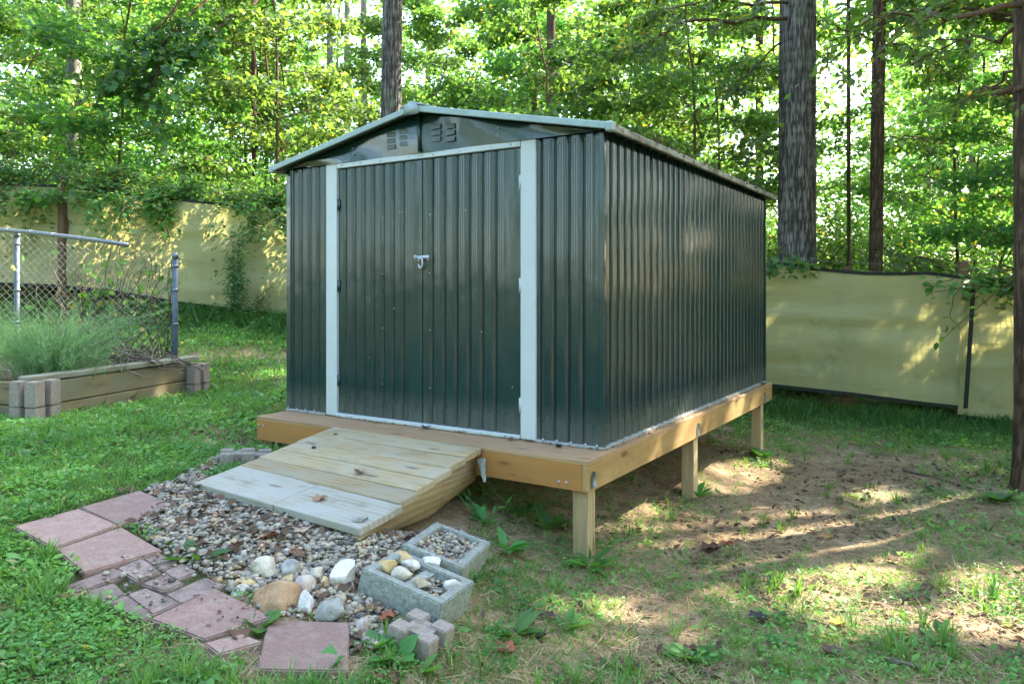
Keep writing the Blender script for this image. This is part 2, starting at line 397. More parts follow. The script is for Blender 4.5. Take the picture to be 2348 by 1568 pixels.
# footprints in the yard, used to keep plants off hard things
P0 = Vector((.492, 4.1, .578)); SH_RZ = math.atan2(-.5368, .8445)
UU = np.array([math.cos(SH_RZ), math.sin(SH_RZ)]); VV = np.array([-math.sin(SH_RZ), math.cos(SH_RZ)])
def shed_uv(x, y):
    dx = np.asarray(x) - P0.x; dy = np.asarray(y) - P0.y
    return dx * UU[0] + dy * UU[1], dx * VV[0] + dy * VV[1]
def suv(u, v, z=0.0):
    q = UU * u + VV * v
    return Vector((P0.x + q[0], P0.y + q[1], P0.z + z))
def inpoly(x, y, poly):
    x = np.asarray(x); y = np.asarray(y); c = np.zeros(x.shape, bool); n = len(poly)
    for i in range(n):
        (x1, y1), (x2, y2) = poly[i], poly[(i + 1) % n]
        c ^= ((y1 > y) != (y2 > y)) & (x < (x2 - x1) * (y - y1) / (y2 - y1 + 1e-12) + x1)
    return c
def crop4(x, y): return (x * .3763, 978.3 + y * .3763)
def crop6(x, y): return (489.2 + x * .2917, 1125 + y * .2917)
PAVE = {
 'A': [(75,605),(330,742),(722,606),(482,497)], 'B': [(486,495),(727,603),(1045,468),(852,388)],
 'C': [(340,748),(510,893),(990,752),(740,614)],
 'G1': [(402,962),(440,1012),(775,888),(692,850)], 'G2': [(720,855),(832,928),(980,872),(866,800)],
 'G3': [(872,797),(988,866),(1085,815),(966,760)], 'G4': [(1000,872),(1062,920),(1200,868),(1108,818)],
 'G5': [(446,1018),(640,1060),(755,1000),(690,950)], 'G7': [(862,948),(1000,998),(1122,950),(1012,893)],
 'G8': [(1015,1002),(1110,1056),(1365,955),(1250,903)], 'G9': [(772,1015),(932,1130),(1088,1066),(892,974)],
 'G10': [(650,1072),(868,1168),(926,1136),(766,1019)],
 'E': [(915,1165),(1240,1290),(1662,1157),(1312,982)], 'E2': [(1245,1325),(1330,1385),(1600,1310),(1480,1262)],
}
PAVE_W = {k: [gp(*crop4(*q), lift=.02) for q in v] for k, v in PAVE.items()}
PAVE_W['F'] = [gp(*crop6(*q), lift=.02) for q in [(350,1410),(1055,1425),(1070,1035),(425,1010)]]
GRAVEL = [gp(*q) for q in [(330,1130),(395,1160),(300,1205),(375,1262),(420,1290),(515,1340),(628,1412),(800,1420),(805,1500),(870,1490),(900,1420),
          (1010,1350),(1040,1250),(1120,1245),(1000,1190),(850,1215),(470,1095),(520,1060),(500,1050),(430,1090)]]
BRICK_P = [(q.x, q.y) for q in (gp(*crop4(*c)) for c in ((400,950),(690,840),(968,752),(1210,865),(1370,950),(1110,1070),(905,1175),(640,1080),(440,1022)))]
GRAVEL_P = [(q.x, q.y) for q in GRAVEL]
BL = Vector((-3.42, 5.36)); BR = Vector((-3.0, 7.0)); e1 = (BR - BL).normalized(); e2 = Vector((-e1.y, e1.x))
BED_P = [tuple(BL), tuple(BR), tuple(BR + e2 * 2.3), tuple(BL + e2 * 2.3)]
FENCE = [(-8.6, 11.45), (-7.52, 11.15), (-3.3, 10.55), (0.2, 9.95), (3.1, 9.25), (5.26, 8.72), (8.2, 8.3)]
def fence_y(x): return np.interp(x, [p[0] for p in FENCE], [p[1] for p in FENCE])
def hard(x, y, pad=0.0):
    """1 where something hard covers the soil"""
    x = np.asarray(x); y = np.asarray(y)
    h = np.zeros(x.shape, bool)
    for q in PAVE_W.values():
        h |= inpoly(x, y, [(p.x, p.y) for p in q])
    for q in PAVE_W.values():
        if pad: 
            for a, c in ((pad, 0), (-pad, 0), (0, pad), (0, -pad)): h |= inpoly(x + a, y + c, [(p.x, p.y) for p in q])
    h |= inpoly(x, y, BRICK_P) | inpoly(x, y, GRAVEL_P) | inpoly(x, y, BED_P)
    u, v = shed_uv(x, y)
    h |= (u > -1.72) & (u < -.5) & (v > -1.38) & (v < -.2)
    return h
def greenness(x, y):
    """how much ground cover grows at a spot, 0..1"""
    x = np.asarray(x, float); y = np.asarray(y, float)
    u, v = shed_uv(x, y)
    left = 1 / (1 + np.exp((x + 1.0 + .25 * (y - 3)) / .35))
    n = fbm(x * 1.5, y * 1.5, 21, 4); n2 = fbm(x * .55 + 7, y * .55, 33, 3)
    patch = np.clip((n * .6 + n2 * .4 - .46) * 7, 0, 1)
    near = np.clip((3.3 - y) / 1.0, 0, 1) * np.clip((1.5 - x) / .9, 0, 1)
    back = np.clip((y - fence_y(x) + 2.2) / 1.1, 0, 1) * .9 * np.clip(np.abs(n2 - .5) * 4 + .55, 0, 1)
    g = np.maximum(np.maximum(left * (.75 + .5 * n), near * np.clip(.35 + patch, 0, 1)), np.maximum(patch * .42, back))
    bare = np.exp(-(((x - 1.25) / 1.1) ** 2 + ((y - 4.3) / .75) ** 2)) + .9 * np.exp(-(((x - 2.6) / 1.0) ** 2 + ((y - 5.4) / .9) ** 2))
    bare += .9 * np.exp(-(((x + 3.2) / 1.0) ** 2 + ((y - 8.7) / .35) ** 2))
    bare += 1.1 * np.exp(-(((x + 2.1) / .28) ** 2 + ((y - 5.2) / .3) ** 2)) + .9 * np.exp(-(((x + 1.15) / .16) ** 2 + ((y - 2.38) / .10) ** 2)) + .7 * np.exp(-(((x + 1.75) / .14) ** 2 + ((y - 2.55) / .10) ** 2))
    g = g * (1 - .8 * np.clip(bare, 0, 1))
    under = np.clip((u + 2.55) / .15, 0, 1) * np.clip((.05 - u) / .2, 0, 1) * np.clip((v + .15) / .3, 0, 1) * np.clip((3.7 - v) / .3, 0, 1)
    return np.clip(g * (1 - .95 * under), 0, 1)

def axis(lo, hi, fine, far):
    a = np.arange(lo, hi + 1e-6, fine)
    e = []; s = fine; x = hi
    while x < far: s *= 1.28; x += s; e.append(x)
    b = []; s = fine; x = lo
    while x > -far: s *= 1.28; x -= s; b.append(x)
    return np.r_[b[::-1], a, e]
gx, gy = axis(-5.2, 4.6, .035, 260), axis(1.4, 11.6, .04, 260)
GX, GY = np.meshgrid(gx, gy)
GZ = np.concatenate([gh(GX[i:i + 40], GY[i:i + 40]) for i in range(0, len(gy), 40)])
nx = len(gx); ii = np.arange(len(gy) - 1)[:, None] * nx + np.arange(nx - 1)[None]
gq = np.stack([ii, ii + 1, ii + nx + 1, ii + nx], -1).reshape(-1, 4)
grn = greenness(GX.ravel(), GY.ravel())
o = link('ground', np_mesh('ground', np.stack([GX, GY, GZ], -1).reshape(-1, 3), [gq], ground_mat(), True, {'green': grn}))
tag(o, kind='structure')

# ------------------------------------------------------------------ the shed
shed = empty('garden_shed', P0, 'dark green corrugated metal shed with white door trim on a timber platform', 'shed', rz=SH_RZ)
W_, D_, ZT = 2.505, 3.52, 1.737
def profile(L, flat0=.012, flat1=.012, per=.0928):
    pts = [(0, 0)]; s = flat0
    n = max(1, int(round((L - flat0 - flat1) / per))); p = (L - flat0 - flat1) / n
    for i in range(n):
        b = s + i * p
        pts += [(b + .03 * p, 0), (b + .05 * p, -.019), (b + .19 * p, -.019), (b + .21 * p, 0)]
        for c in (.40, .57, .74):
            pts += [(b + (c - .05) * p, 0), (b + c * p, .0045), (b + (c + .05) * p, 0)]
    pts.append((L, 0))
    return np.array(pts)
def sheet(name, parent, u0, u1, z0, z1, plane, out=1, flat0=.012, flat1=.012, axis_='u', mat='paint', rows=7):
    L = u1 - u0; pr = profile(L, flat0, flat1); zs = np.linspace(z0, z1, rows)
    G = np.zeros((rows, len(pr), 3))
    for r, z in enumerate(zs):
        G[r, :, 2] = z
        if axis_ == 'u': G[r, :, 0] = u0 + pr[:, 0]; G[r, :, 1] = plane - out * pr[:, 1]
        else: G[r, :, 1] = u0 + pr[:, 0]; G[r, :, 0] = plane + out * pr[:, 1]
    b = MB(); b.grid(G); return b.build(name, M[mat], parent)
def part_box(name, parent, lo, hi, mat, bev=0.0):
    c = [(a + b) / 2 for a, b in zip(lo, hi)]; s = [b - a for a, b in zip(lo, hi)]
    return bevel_box(name, M[mat] if isinstance(mat, str) else mat, parent, c, s, bev=bev)
sheet('front_panel', shed, -W_, -2.110, .012, ZT, 0.0, 1, .03)
sheet('front_panel', shed, -.412, -.004, .012, ZT, 0.0, 1, .012, .03)
nside = 5; sl = (D_ - .01) / nside
for i in range(nside):
    sheet('side_panel', shed, .005 + i * sl, .005 + (i + 1) * sl - .001, .012, ZT + .02, .002 + .001 * (i % 2), 1, .006, .006, 'v')
    sheet('side_panel', shed, .005 + i * sl, .005 + (i + 1) * sl - .001, .012, ZT + .02, -W_ - .002 - .001 * (i % 2), -1, .006, .006, 'v')
sheet('back_panel', shed, -W_, -W_ / 2, .012, ZT, D_, -1); sheet('back_panel', shed, -W_ / 2 + .001, 0, .012, ZT, D_ + .001, -1)
for u in (-W_ - .001, .001):
    for v, s in ((-.004, 1), (D_ + .004, -1)):
        part_box('corner_trim', shed, (u - .016, v - .006 if s > 0 else v - .02, .008), (u + .018 if u > -1 else u + .03, v + .02 if s > 0 else v + .006, ZT + .004), 'paint', .004)
# doors: corrugated leaf with flat stiles; hinges, and the hasp with its padlock on the left leaf
door_l = sheet('door', shed, -2.004, -1.262, .03, ZT - .036, .004, 1, .05, .088)
door_r = sheet('door', shed, -1.258, -.518, .03, ZT - .036, .001, 1, .062, .098)
for (u, z) in ((-2.0, 1.46), (-2.0, .9), (-2.0, .25)):
    b = MB(); b.box((u + .008, -.006, z), (.018, .008, .075)); b.tube([(u - .002, -.008, z - .04), (u - .002, -.008, z + .04)], .004, 8); b.build('hinge', M['paint'], door_l)
for (u, z) in ((-.514, 1.50), (-.514, .9), (-.514, .20)):
    b = MB(); b.box((u - .006, -.009, z), (.014, .007, .085)); b.tube([(u + .003, -.012, z - .043), (u + .003, -.012, z + .043)], .0045, 8); b.build('hinge', M['white'], door_r)
b = MB(); b.box((-1.288, -.008, 1.075), (.045, .010, .034)); b.box((-1.243, -.016, 1.080), (.075, .010, .022)); b.tube([(-1.315, -.016, 1.078), (-1.20, -.016, 1.078)], .008, 8)
b.tube([(-1.312, -.01, 1.06), (-1.312, -.01, 1.096)], .009, 8); b.tube([(-1.205, -.01, 1.058), (-1.205, -.01, 1.092)], .009, 8); b.build('hasp', M['screw'], door_l)
b = MB(); th = np.linspace(0, 2 * np.pi, 17)
b.tube(np.stack([-1.25 + .016 * np.cos(th), -.03 + 0 * th, 1.042 + .032 * np.sin(th)], -1), .006, 8, cap=False); b.build('padlock_ring', M['screw'], door_l)
part_box('door_astragal', shed, (-1.264, -.006, .03), (-1.258, .010, ZT - .04), 'paint')
for (u0, u1) in ((-2.110, -2.006), (-.516, -.412)):
    part_box('door_jamb', shed, (u0, -.016, .004), (u1, .03, ZT + .008), 'white', .004)
part_box('door_header', shed, (-2.004, -.020, ZT - .030), (-.518, .02, ZT + .006), 'white', .003)
part_box('door_sill', shed, (-2.004, -.026, .002), (-.518, .02, .026), 'white', .003)
# base track with sealant round the foot
part_box('base_track', shed, (-W_ - .012, -.02, 0), (-2.111, .02, .014), 'caulk', .002)
part_box('base_track', shed, (-.411, -.022, 0), (.02, .02, .014), 'caulk', .002)
part_box('base_track', shed, (-.02, .021, 0), (.024, D_ + .01, .016), 'caulk', .002)
part_box('base_track', shed, (-W_ - .024, .021, 0), (-W_ + .02, D_ + .01, .014), 'caulk', .002)
# gable: two dark sheets meeting at a folded seam, with pressed louvers
UC = -W_ / 2; RS = (2.0 - 1.733) / (UC - .086) * -1
def roof_z(u): return 1.733 + (2.0 - 1.733) * (1 - abs(u - UC) / (.086 - UC))
def tri_panel(name, parent, u_out, yf):
    us = np.linspace(u_out, UC + (.004 if u_out > UC else -.004), 22); b = MB()
    G = np.zeros((6, 22, 3))
    for r in range(6):
        f = r / 5
        G[r, :, 0] = us; zt = np.array([roof_z(u) - .012 for u in us])
        G[r, :, 2] = ZT + .004 + (np.maximum(zt, ZT + .006) - ZT - .004) * f
        bulge = .010 * np.exp(-((us - UC) / .10) ** 2) * math.sin(f * 3.1) + .005 * np.sin(us * 9 + f * 3)
        G[r, :, 1] = yf - bulge
    b.grid(G, flip=u_out > UC); return b.build(name, M['paint'], parent, smooth=True)
gl = tri_panel('gable_panel', shed, -W_ - .01, -.022); gr = tri_panel('gable_panel', shed, .01, -.022)
b = MB(); b.box((UC, -.034, (ZT + roof_z(UC)) / 2 - .002), (.012, .03, roof_z(UC) - ZT - .02)); b.build('gable_seam', M['paint'], shed)
lv = MB()
G = np.zeros((5, 7, 3)); xs = np.linspace(-.036, .036, 7)
for r in range(5):
    a = r / 4 * math.pi * .62
    G[r, :, 0] = xs; G[r, :, 2] = .016 - .030 * r / 4; G[r, :, 1] = -np.sin(a) * .0045 * (1 - (xs / .036) ** 4)
lv.grid(G, flip=True); lvm = lv.mesh('louver', M['paint'], True)
for par, us in ((gl, (-1.50, -1.39)), (gr, (-1.13, -1.02))):
    for u in us:
        for k in range(3): link('louver', lvm, par, (u, -.028, ZT + .066 + .040 * k + .01 * (us.index(u) if par is gl else 1 - us.index(u))))
# roof: ribbed sheets on both slopes, pale edge trim, ridge cap with a flared end
V0, V1 = -.10, D_ + .06
for side in (-1, 1):
    for k in range(4):
        va = V0 + (V1 - V0) * k / 4; vb = V0 + (V1 - V0) * (k + 1) / 4 - .002
        pr = profile(vb - va, .02, .02, .12)
        G = np.zeros((2, len(pr), 3)); ue = .086 if side > 0 else -W_ - .05
        for r, (u, z) in enumerate(((ue, roof_z(.086)), (UC, roof_z(UC)))):
            G[r, :, 0] = u; G[r, :, 1] = va + pr[:, 0]; G[r, :, 2] = z + .016 + pr[:, 1]
        b = MB(); b.grid(G, flip=side > 0); b.build('roof_panel', M['roof'], shed)
    ue = .094 if side > 0 else -W_ - .062
    L = math.hypot(ue - UC, .267); ang = math.atan2(.267, UC - ue)
    for nm, vv, mt in (('roof_trim', V0 - .006, 'trim'), ('roof_trim', V1 + .006, 'trim')):
        xa = Vector((UC - ue, 0, .267)).normalized()
        bevel_box(nm, M[mt], shed, ((ue + UC) / 2, vv, (roof_z(.086) + roof_z(UC)) / 2 + .008), (L - .03, .016, .038), frame_m(xa, Vector((0, -1, 0)).cross(xa) * 1 if False else (-xa.z, 0, xa.x)), .004)
    o = part_box('eave_trim', shed, (ue - .012, V0 + .004, roof_z(.086) - .014), (ue + .012, V1, roof_z(.086) + .026), 'eave', .005)
    part_box('eave_cap', shed, (ue - .022, V0 - .02, roof_z(.086) - .022), (ue + .022, V0 + .03, roof_z(.086) + .032), 'trim', .008)
b = MB()
for s in (-1, 1):
    xa = Vector((1, 0, -.2 * s)).normalized()
    b.box((UC + s * .045, (V0 + V1) / 2, roof_z(UC) + .030), (.10, V1 - V0 + .03, .012), frame_m(Vector((1, 0, -.21 * s)), Vector((.21 * s, 0, 1))))
b.build('ridge_cap', M['trim'], shed)
b = MB()
ring = [(-.062, -.030), (-.030, -.040), (0, -.026), (.030, -.040), (.062, -.030), (.050, .018), (0, .050), (-.050, .018)]
A_ = [(UC + x, V0 - .028, roof_z(UC) + z) for x, z in ring]; B_ = [(UC + x * .7, V0 + .03, roof_z(UC) + z * .7 + .01) for x, z in ring]
nn = len(ring); b.add(A_ + B_, [(i, (i + 1) % nn, nn + (i + 1) % nn, nn + i) for i in range(nn)], [(0, nn - 1 - i, nn - 2 - i) for i in range(nn - 2)])
b.build('ridge_end_cap', M['trim'], shed)
# screws
sb = MB(); sb.tube([(0, 0, 0), (0, -.004, 0)], .0055, 8); screw_m = sb.mesh('screw', M['screw'])
def screw(parent, loc, s=1.0, rz=0.0):
    o = link('screw', screw_m, parent, loc); o.scale = (s, s, s); o.rotation_euler = (0, 0, rz)
for u, z in ((-1.84, ZT + .052), (-1.84, ZT + .09), (-.66, ZT + .055), (-.66, ZT + .092)): screw(shed, (u, -.028, z), 1.0)
for z in (.25, .62, .98, 1.35): screw(door_l, (-1.60, .004, z), .55); screw(door_r, (-1.20, .0, z), .7)
for u, z in ((-1.72, .42), (-1.50, .75), (-1.45, 1.38), (-1.9, 1.0)): screw(door_l, (u, .004, z), .6)
for u, z in ((-.80, .62), (-.92, 1.36), (-.58, .3)): screw(door_r, (u, .0, z), .6)
for u in (-2.49, -2.40, -2.31, -2.22, -.36, -.27, -.18, -.09, -.02):
    screw(shed, (u, -.018, .020), 1.3); screw(shed, (u, -.002, ZT - .03), .9)
for i in range(34): screw(shed, (.020, .06 + i * .1025, .022), 1.15, R(90))
for u in (-1.95, -1.78, -1.60, -1.36, -1.27, -1.245, -1.16, -.95, -.72, -.58, -.535): screw(shed, (u, -.020, ZT - .012), .9)
for u in (-1.9, -1.55, -1.3, -1.22, -.9, -.6): screw(shed, (u, -.027, .014), .8)

# ------------------------------------------------------------------ timber platform under the shed
deck = empty('timber_platform', P0, 'raised timber platform of plywood and joists on square posts', 'platform', rz=SH_RZ)
DU0, DU1, DV0, DV1 = -2.50, .064, -.29, 3.58
vv = [DV0, .93, 2.15, DV1]
for i in range(3):
    bevel_box('plywood_sheet', M['ply'], deck, ((DU0 + DU1) / 2, (vv[i] + vv[i + 1]) / 2, -.010), (DU1 - DU0, vv[i + 1] - vv[i] - .003, .0165), None, .0015)
    bevel_box('plywood_layer', M['rim_side'], deck, ((DU0 + DU1) / 2, (vv[i] + vv[i + 1]) / 2, -.0215), (DU1 - DU0 - .004, vv[i + 1] - vv[i] - .005, .0055), None, 0)
RT, RB = -.0255, -.165
ym = Matrix(((0, -1, 0), (1, 0, 0), (0, 0, 1)))     # grain along v
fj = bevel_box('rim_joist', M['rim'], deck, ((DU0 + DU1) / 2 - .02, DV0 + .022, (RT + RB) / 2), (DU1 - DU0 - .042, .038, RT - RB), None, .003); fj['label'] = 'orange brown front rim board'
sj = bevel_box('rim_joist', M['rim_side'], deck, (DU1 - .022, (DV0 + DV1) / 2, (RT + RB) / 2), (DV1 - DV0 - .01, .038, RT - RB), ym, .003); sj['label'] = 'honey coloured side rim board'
bevel_box('rim_joist', M['rim_side'], deck, (DU0 + .022, (DV0 + DV1) / 2, (RT + RB) / 2), (DV1 - DV0 - .09, .038, RT - RB), ym, .003)
bevel_box('rim_joist', M['rim_side'], deck, ((DU0 + DU1) / 2, DV1 - .022, (RT + RB) / 2), (DU1 - DU0 - .09, .038, RT - RB), None, .003)
for i in range(5):
    bevel_box('floor_joist', M['rim_side'], deck, (DU0 + .42 + i * .42, (DV0 + DV1) / 2, (RT + RB) / 2 - .001), (DV1 - DV0 - .09, .038, RT - RB), ym, 0)
zm = Matrix(((0, 0, -1), (0, 1, 0), (1, 0, 0)))     # grain along z
for u in (-2.44, -1.25, -.006):
    for v in (-.204, 1.43, 3.27):
        g = suv(u, v); zb = gz(g.x, g.y) - P0.z - .12; zt = RT - .003 if abs(u + 1.25) > .1 else RB - .004
        if u > -1 and v > 0: u_ = .0
        else: u_ = u
        bevel_box('post', M['post'], deck, (u_, v, (zb + zt) / 2), (zt - zb, .089, .089), zm, .004)
hb = MB()
th = np.linspace(0, math.pi, 12)
ring = np.r_[np.stack([np.cos(th) * .030, .03 + np.sin(th) * .036], -1), [[-.030, -.02], [.030, -.02]]]
k = len(ring)
hb.add(np.r_[np.c_[ring[:, 0] * 0 + .003, ring], np.c_[ring[:, 0] * 0, ring]][:, [0, 1, 2]], [(i, (i + 1) % k, k + (i + 1) % k, k + i) for i in range(k)], [(0, i, i + 1) for i in range(1, k - 1)])
hm = hb.mesh('post_plate', M['galv'])
for v in (-.232, 1.43, 3.30): link('post_plate', hm, deck, (DU1 - .002, v, RB + .036))
for u, z in ((-.11, -.13), (-.065, -.128), (-2.47, -.06), (-2.43, -.062)):
    o = link('bolt', screw_m, deck, (u, DV0 + .003, z)); o.scale = (1.3, 1.3, 1.3)

# ------------------------------------------------------------------ ramp
ramp = empty('wooden_ramp', P0 + Vector((0, 0, 0)), 'short pine plank ramp leading up to the shed doors', 'ramp', rz=SH_RZ)
ts = [0, .152, .302, .448, .592, .7307, 1.0]
def rp(t, s):    # s 0 left .. 1 right
    u0 = -1.752 + .133 * t; u1 = -.615 + .129 * t
    return Vector((u0 + (u1 - u0) * s, -.294 - 1.07 * t, -.003 - (.108 + .045 * s) * t))
for i in range(6):
    a, c = ts[i] + .004, ts[i + 1] - .005
    pieces = [(0.0, 1.0)] if i < 5 else [(0.0, .518), (.522, 1.0)]
    for s0, s1 in pieces:
        m = rp((a + c) / 2, (s0 + s1) / 2); dx = rp((a + c) / 2, s1) - rp((a + c) / 2, s0); dv = rp(a, .5) - rp(c, .5)
        xa = dx.normalized(); n = xa.cross(dv.normalized()).normalized()
        jit = random.uniform(-.006, .006)
        q = bevel_box('plank', M['plank'] if i < 5 else M['plank_grey'], ramp, m - n * .019 + Vector((jit, 0, random.uniform(-.0015, .001))), (dx.length + .01, (rp(a, .5) - rp(c, .5)).length, .038), frame_m(xa, n), .004)
        if i == 5: q['label'] = 'grey weathered foot plank'
for s, nm in ((.965, 'stringer'), (.5, 'stringer'), (.035, 'stringer')):
    pts = [(0.004, -.043), (.004, -.19), (.46, -.262), (.97, -.33 if s < .9 else -.225), (.985, -.165 - .01), (.985, -.15)]
    pts = [(t, (rp(t, s).z - .040) if k in (0, 4, 5) else z) for k, (t, z) in enumerate(pts)]
    pts[4] = (.98, rp(.98, s).z - .075)
    b = MB(); k = len(pts)
    ring0 = [(rp(t, s).x - .019, rp(t, s).y, z) for t, z in pts]; ring1 = [(rp(t, s).x + .019, rp(t, s).y, z) for t, z in pts]
    b.add(ring0 + ring1, [(i, (i + 1) % k, k + (i + 1) % k, k + i) for i in range(k)], [(0, i + 1, i) for i in range(1, k - 1)] + [(k, k + i, k + i + 1) for i in range(1, k - 1)])
    me = b.mesh(nm, M['post']); gc = np.array([(y * 1.0, z, x) for x, y, z in ring0 + ring1], np.float32) + 3 * s
    a = me.attributes.new('gc', 'FLOAT_VECTOR', 'POINT'); a.data.foreach_set('vector', gc.ravel())
    link(nm, me, ramp)
G = np.zeros((9, 4, 3))
for r in range(9):
    f = r / 8
    for c_ in range(4):
        G[r, c_] = (-.585 + .007 * c_ + random.uniform(-.004, .004), -.296 - .045 * (1 - f) * (c_ < 2) - .01 * random.random() - .012 * (c_ in (1, 2)), -.055 - f * .135)
b = MB(); b.grid(G); b.build('sealant_bead', M['caulk'], ramp, True)

# ------------------------------------------------------------------ pavers
def slab(name, top, th, mat, label, cat, group=None, bev=.006, lift=0.0):
    c = sum(top, Vector()) / len(top)
    e = [(q - c) + Vector((random.uniform(-.003, .003), random.uniform(-.003, .003), random.uniform(-.004, .004))) for q in top]
    if (e[0].cross(e[1])).z < 0: e = e[::-1]
    bm = bmesh.new(); t = [bm.verts.new(q + Vector((0, 0, lift))) for q in e]; lo = [bm.verts.new(q + Vector((0, 0, lift - th))) for q in e]
    bm.faces.new(t); bm.faces.new(lo[::-1]); k = len(e)
    for i in range(k): bm.faces.new([t[i], lo[i], lo[(i + 1) % k], t[(i + 1) % k]])
    bmesh.ops.bevel(bm, geom=list(bm.edges), offset=bev, segments=2, affect='EDGES')
    me = bpy.data.meshes.new(name); bm.to_mesh(me); bm.free(); me.materials.append(mat)
    return tag(link(name, me, None, c), label, cat, group)
PL = {
 'A': 'large pink concrete paver at the far grass corner of the path', 'B': 'large pink concrete paver nearest the grey ramp foot, beside the gravel',
 'C': 'wide pink paver between the grass edge slab and the small grey bricks', 'E': 'pink paver with dark litter scattered on it, beside the brown rock',
 'F': 'square pink paver at the front of the path, below the grey rock', 'E2': 'broken pink paver half covered by weeds and dead leaves',
 'G1': 'long grey brick paver at the outer grass edge beside the orange leaf', 'G2': 'grey brick paver against the middle of the wide pink paver',
 'G3': 'grey brick paver at the gravel end of the row against the wide pink paver', 'G4': 'small grey brick paver poking out into the gravel',
 'G5': 'grey brick paver tucked behind the orange leaf, dug into soil', 'G7': 'grey brick paver in the middle of the brick patch',
 'G8': 'long grey brick paver alongside the littered pink paver', 'G9': 'square grey brick paver in front of the middle brick',
 'G10': 'grey brick paver at the near grass edge of the brick patch'}
for k, q in PAVE_W.items():
    cq = sum((Vector(p) for p in q), Vector()) / 4
    if k[0] == 'G': q = [cq + (Vector(p) - cq) * 1.05 for p in q]
    red = k in 'ABCEFE2'
    slab('paver' if red else 'brick_paver', [Vector(p) for p in q], .05 if red else .06, M['paver' if red else 'paver_grey'], PL[k], 'paver',
         'pink concrete pavers of the path' if red else 'grey brick pavers of the path', .005 if red else .005, random.uniform(0, .006) if red else random.uniform(-.008, .001))

# ------------------------------------------------------------------ blocks with cells
def cell_solid(name, xs, ys, top, z0, mat, Mx=None, bev=.006):
    """top[i][j] = height of the cell or None where it is hollow"""
    bm = bmesh.new(); vc = {}
    def vt(x, y, z):
        k = (round(x, 5), round(y, 5), round(z, 5))
        if k not in vc: vc[k] = bm.verts.new(k)
        return vc[k]
    nx_, ny_ = len(xs) - 1, len(ys) - 1
    T = lambda i, j: top[i][j] if 0 <= i < nx_ and 0 <= j < ny_ and top[i][j] is not None else z0
    for i in range(nx_):
        for j in range(ny_):
            if top[i][j] is None: continue
            x0, x1, y0, y1, z = xs[i], xs[i + 1], ys[j], ys[j + 1], top[i][j]
            bm.faces.new([vt(x0, y0, z), vt(x1, y0, z), vt(x1, y1, z), vt(x0, y1, z)])
            bm.faces.new([vt(x0, y1, z0), vt(x1, y1, z0), vt(x1, y0, z0), vt(x0, y0, z0)])
            for (di, dj, a, c) in ((1, 0, (x1, y0), (x1, y1)), (-1, 0, (x0, y1), (x0, y0)), (0, 1, (x1, y1), (x0, y1)), (0, -1, (x0, y0), (x1, y0))):
                zn = T(i + di, j + dj)
                if zn < z - 1e-6:
                    bm.faces.new([vt(*a, z), vt(*a, zn), vt(*c, zn), vt(*c, z)])
    bmesh.ops.recalc_face_normals(bm, faces=list(bm.faces))
    sharp = [e for e in bm.edges if len(e.link_faces) == 2 and e.calc_face_angle() > .5]
    bmesh.ops.bevel(bm, geom=sharp, offset=bev, segments=2, affect='EDGES', clamp_overlap=True)
    if Mx is not None: bmesh.ops.transform(bm, matrix=Mx, verts=bm.verts)
    me = bpy.data.meshes.new(name); bm.to_mesh(me); bm.free(); me.materials.append(mat)
    return me
def rot_m(y, p, r): return (Matrix.Rotation(y, 3, 'Z') @ Matrix.Rotation(p, 3, 'X') @ Matrix.Rotation(r, 3, 'Y')).to_4x4()
def cinder(cx_, cyy, cz, ypr, L, Wd, H, cells, label):
    t = .043; xs = [-L / 2, -L / 2 + t]
    for k in range(cells):
        xs.append(-L / 2 + t + (L - t) * (k + 1) / cells - t); xs.append(-L / 2 + t + (L - t) * (k + 1) / cells)
    ys = [-Wd / 2, -Wd / 2 + t, Wd / 2 - t, Wd / 2]
    top = [[0.0] * 3 for _ in range(len(xs) - 1)]
    for k in range(cells): top[1 + 2 * k][1] = None
    if cells == 2: top[2][1] = -.018
    o = tag(link('cinder_block', cell_solid('cinder_block', xs, ys, top, -H, M['concrete'], rot_m(*ypr), .005), None, (cx_, cyy, cz)), label, 'cinder block', 'cinder blocks edging the gravel')
    return rot_m(*ypr).to_3x3(), Vector((cx_, cyy, cz))
B1 = cinder(-.366, 2.956, .327, (-.402, -.048, .224), .364, .276, .22, 2, 'two celled cinder block planted with gravel and ochre stones')
B2 = cinder(-.282, 3.328, .326, (-.268, -.054, .259), .285, .40, .24, 1, 'cinder block brim full of gravel, tucked behind the two celled one')
def wall_block_mesh(S=.185, H=.15):
    a, s, n = S * .40, S * .20, S * .22
    xs = [-S / 2, -S / 2 + n, -S / 2 + a, S / 2 - a, S / 2 - n, S / 2]; top = [[0.0] * 5 for _ in range(5)]
    for i in range(5):
        for j in range(5):
            if 2 in (i, j): top[i][j] = -.008
    for i, j in ((0, 2), (4, 2), (2, 0), (2, 4)): top[i][j] = None
    return xs, top, H
xs, top, H = wall_block_mesh(.176, .17)
tag(link('wall_block', cell_solid('wall_block', xs, xs, top, -H, M['block'], rot_m(-.461, -.033, .189), .006), None, (-.317, 2.649, .267)),
    'leaning grey planter corner block with slots, in front of cinder blocks', 'wall block', 'slotted planter corner blocks')
q = gp(558, 1048); xs, top, H = wall_block_mesh(.2, .14)
for (X, Y, d, z, a, lab) in ((545, 1028, 4.55, .10, .35, 'pale slotted corner block lying left of the ramp'), (583, 1030, 4.62, .095, .25, 'pale slotted corner block half under the ramp side')):
    p = at(X, Y + 6, d)
    tag(link('wall_block', cell_solid('wall_block', xs, xs, top, -H, M['block'], rot_m(a, 0, .04), .007), None, p), lab, 'wall block', 'slotted planter corner blocks')

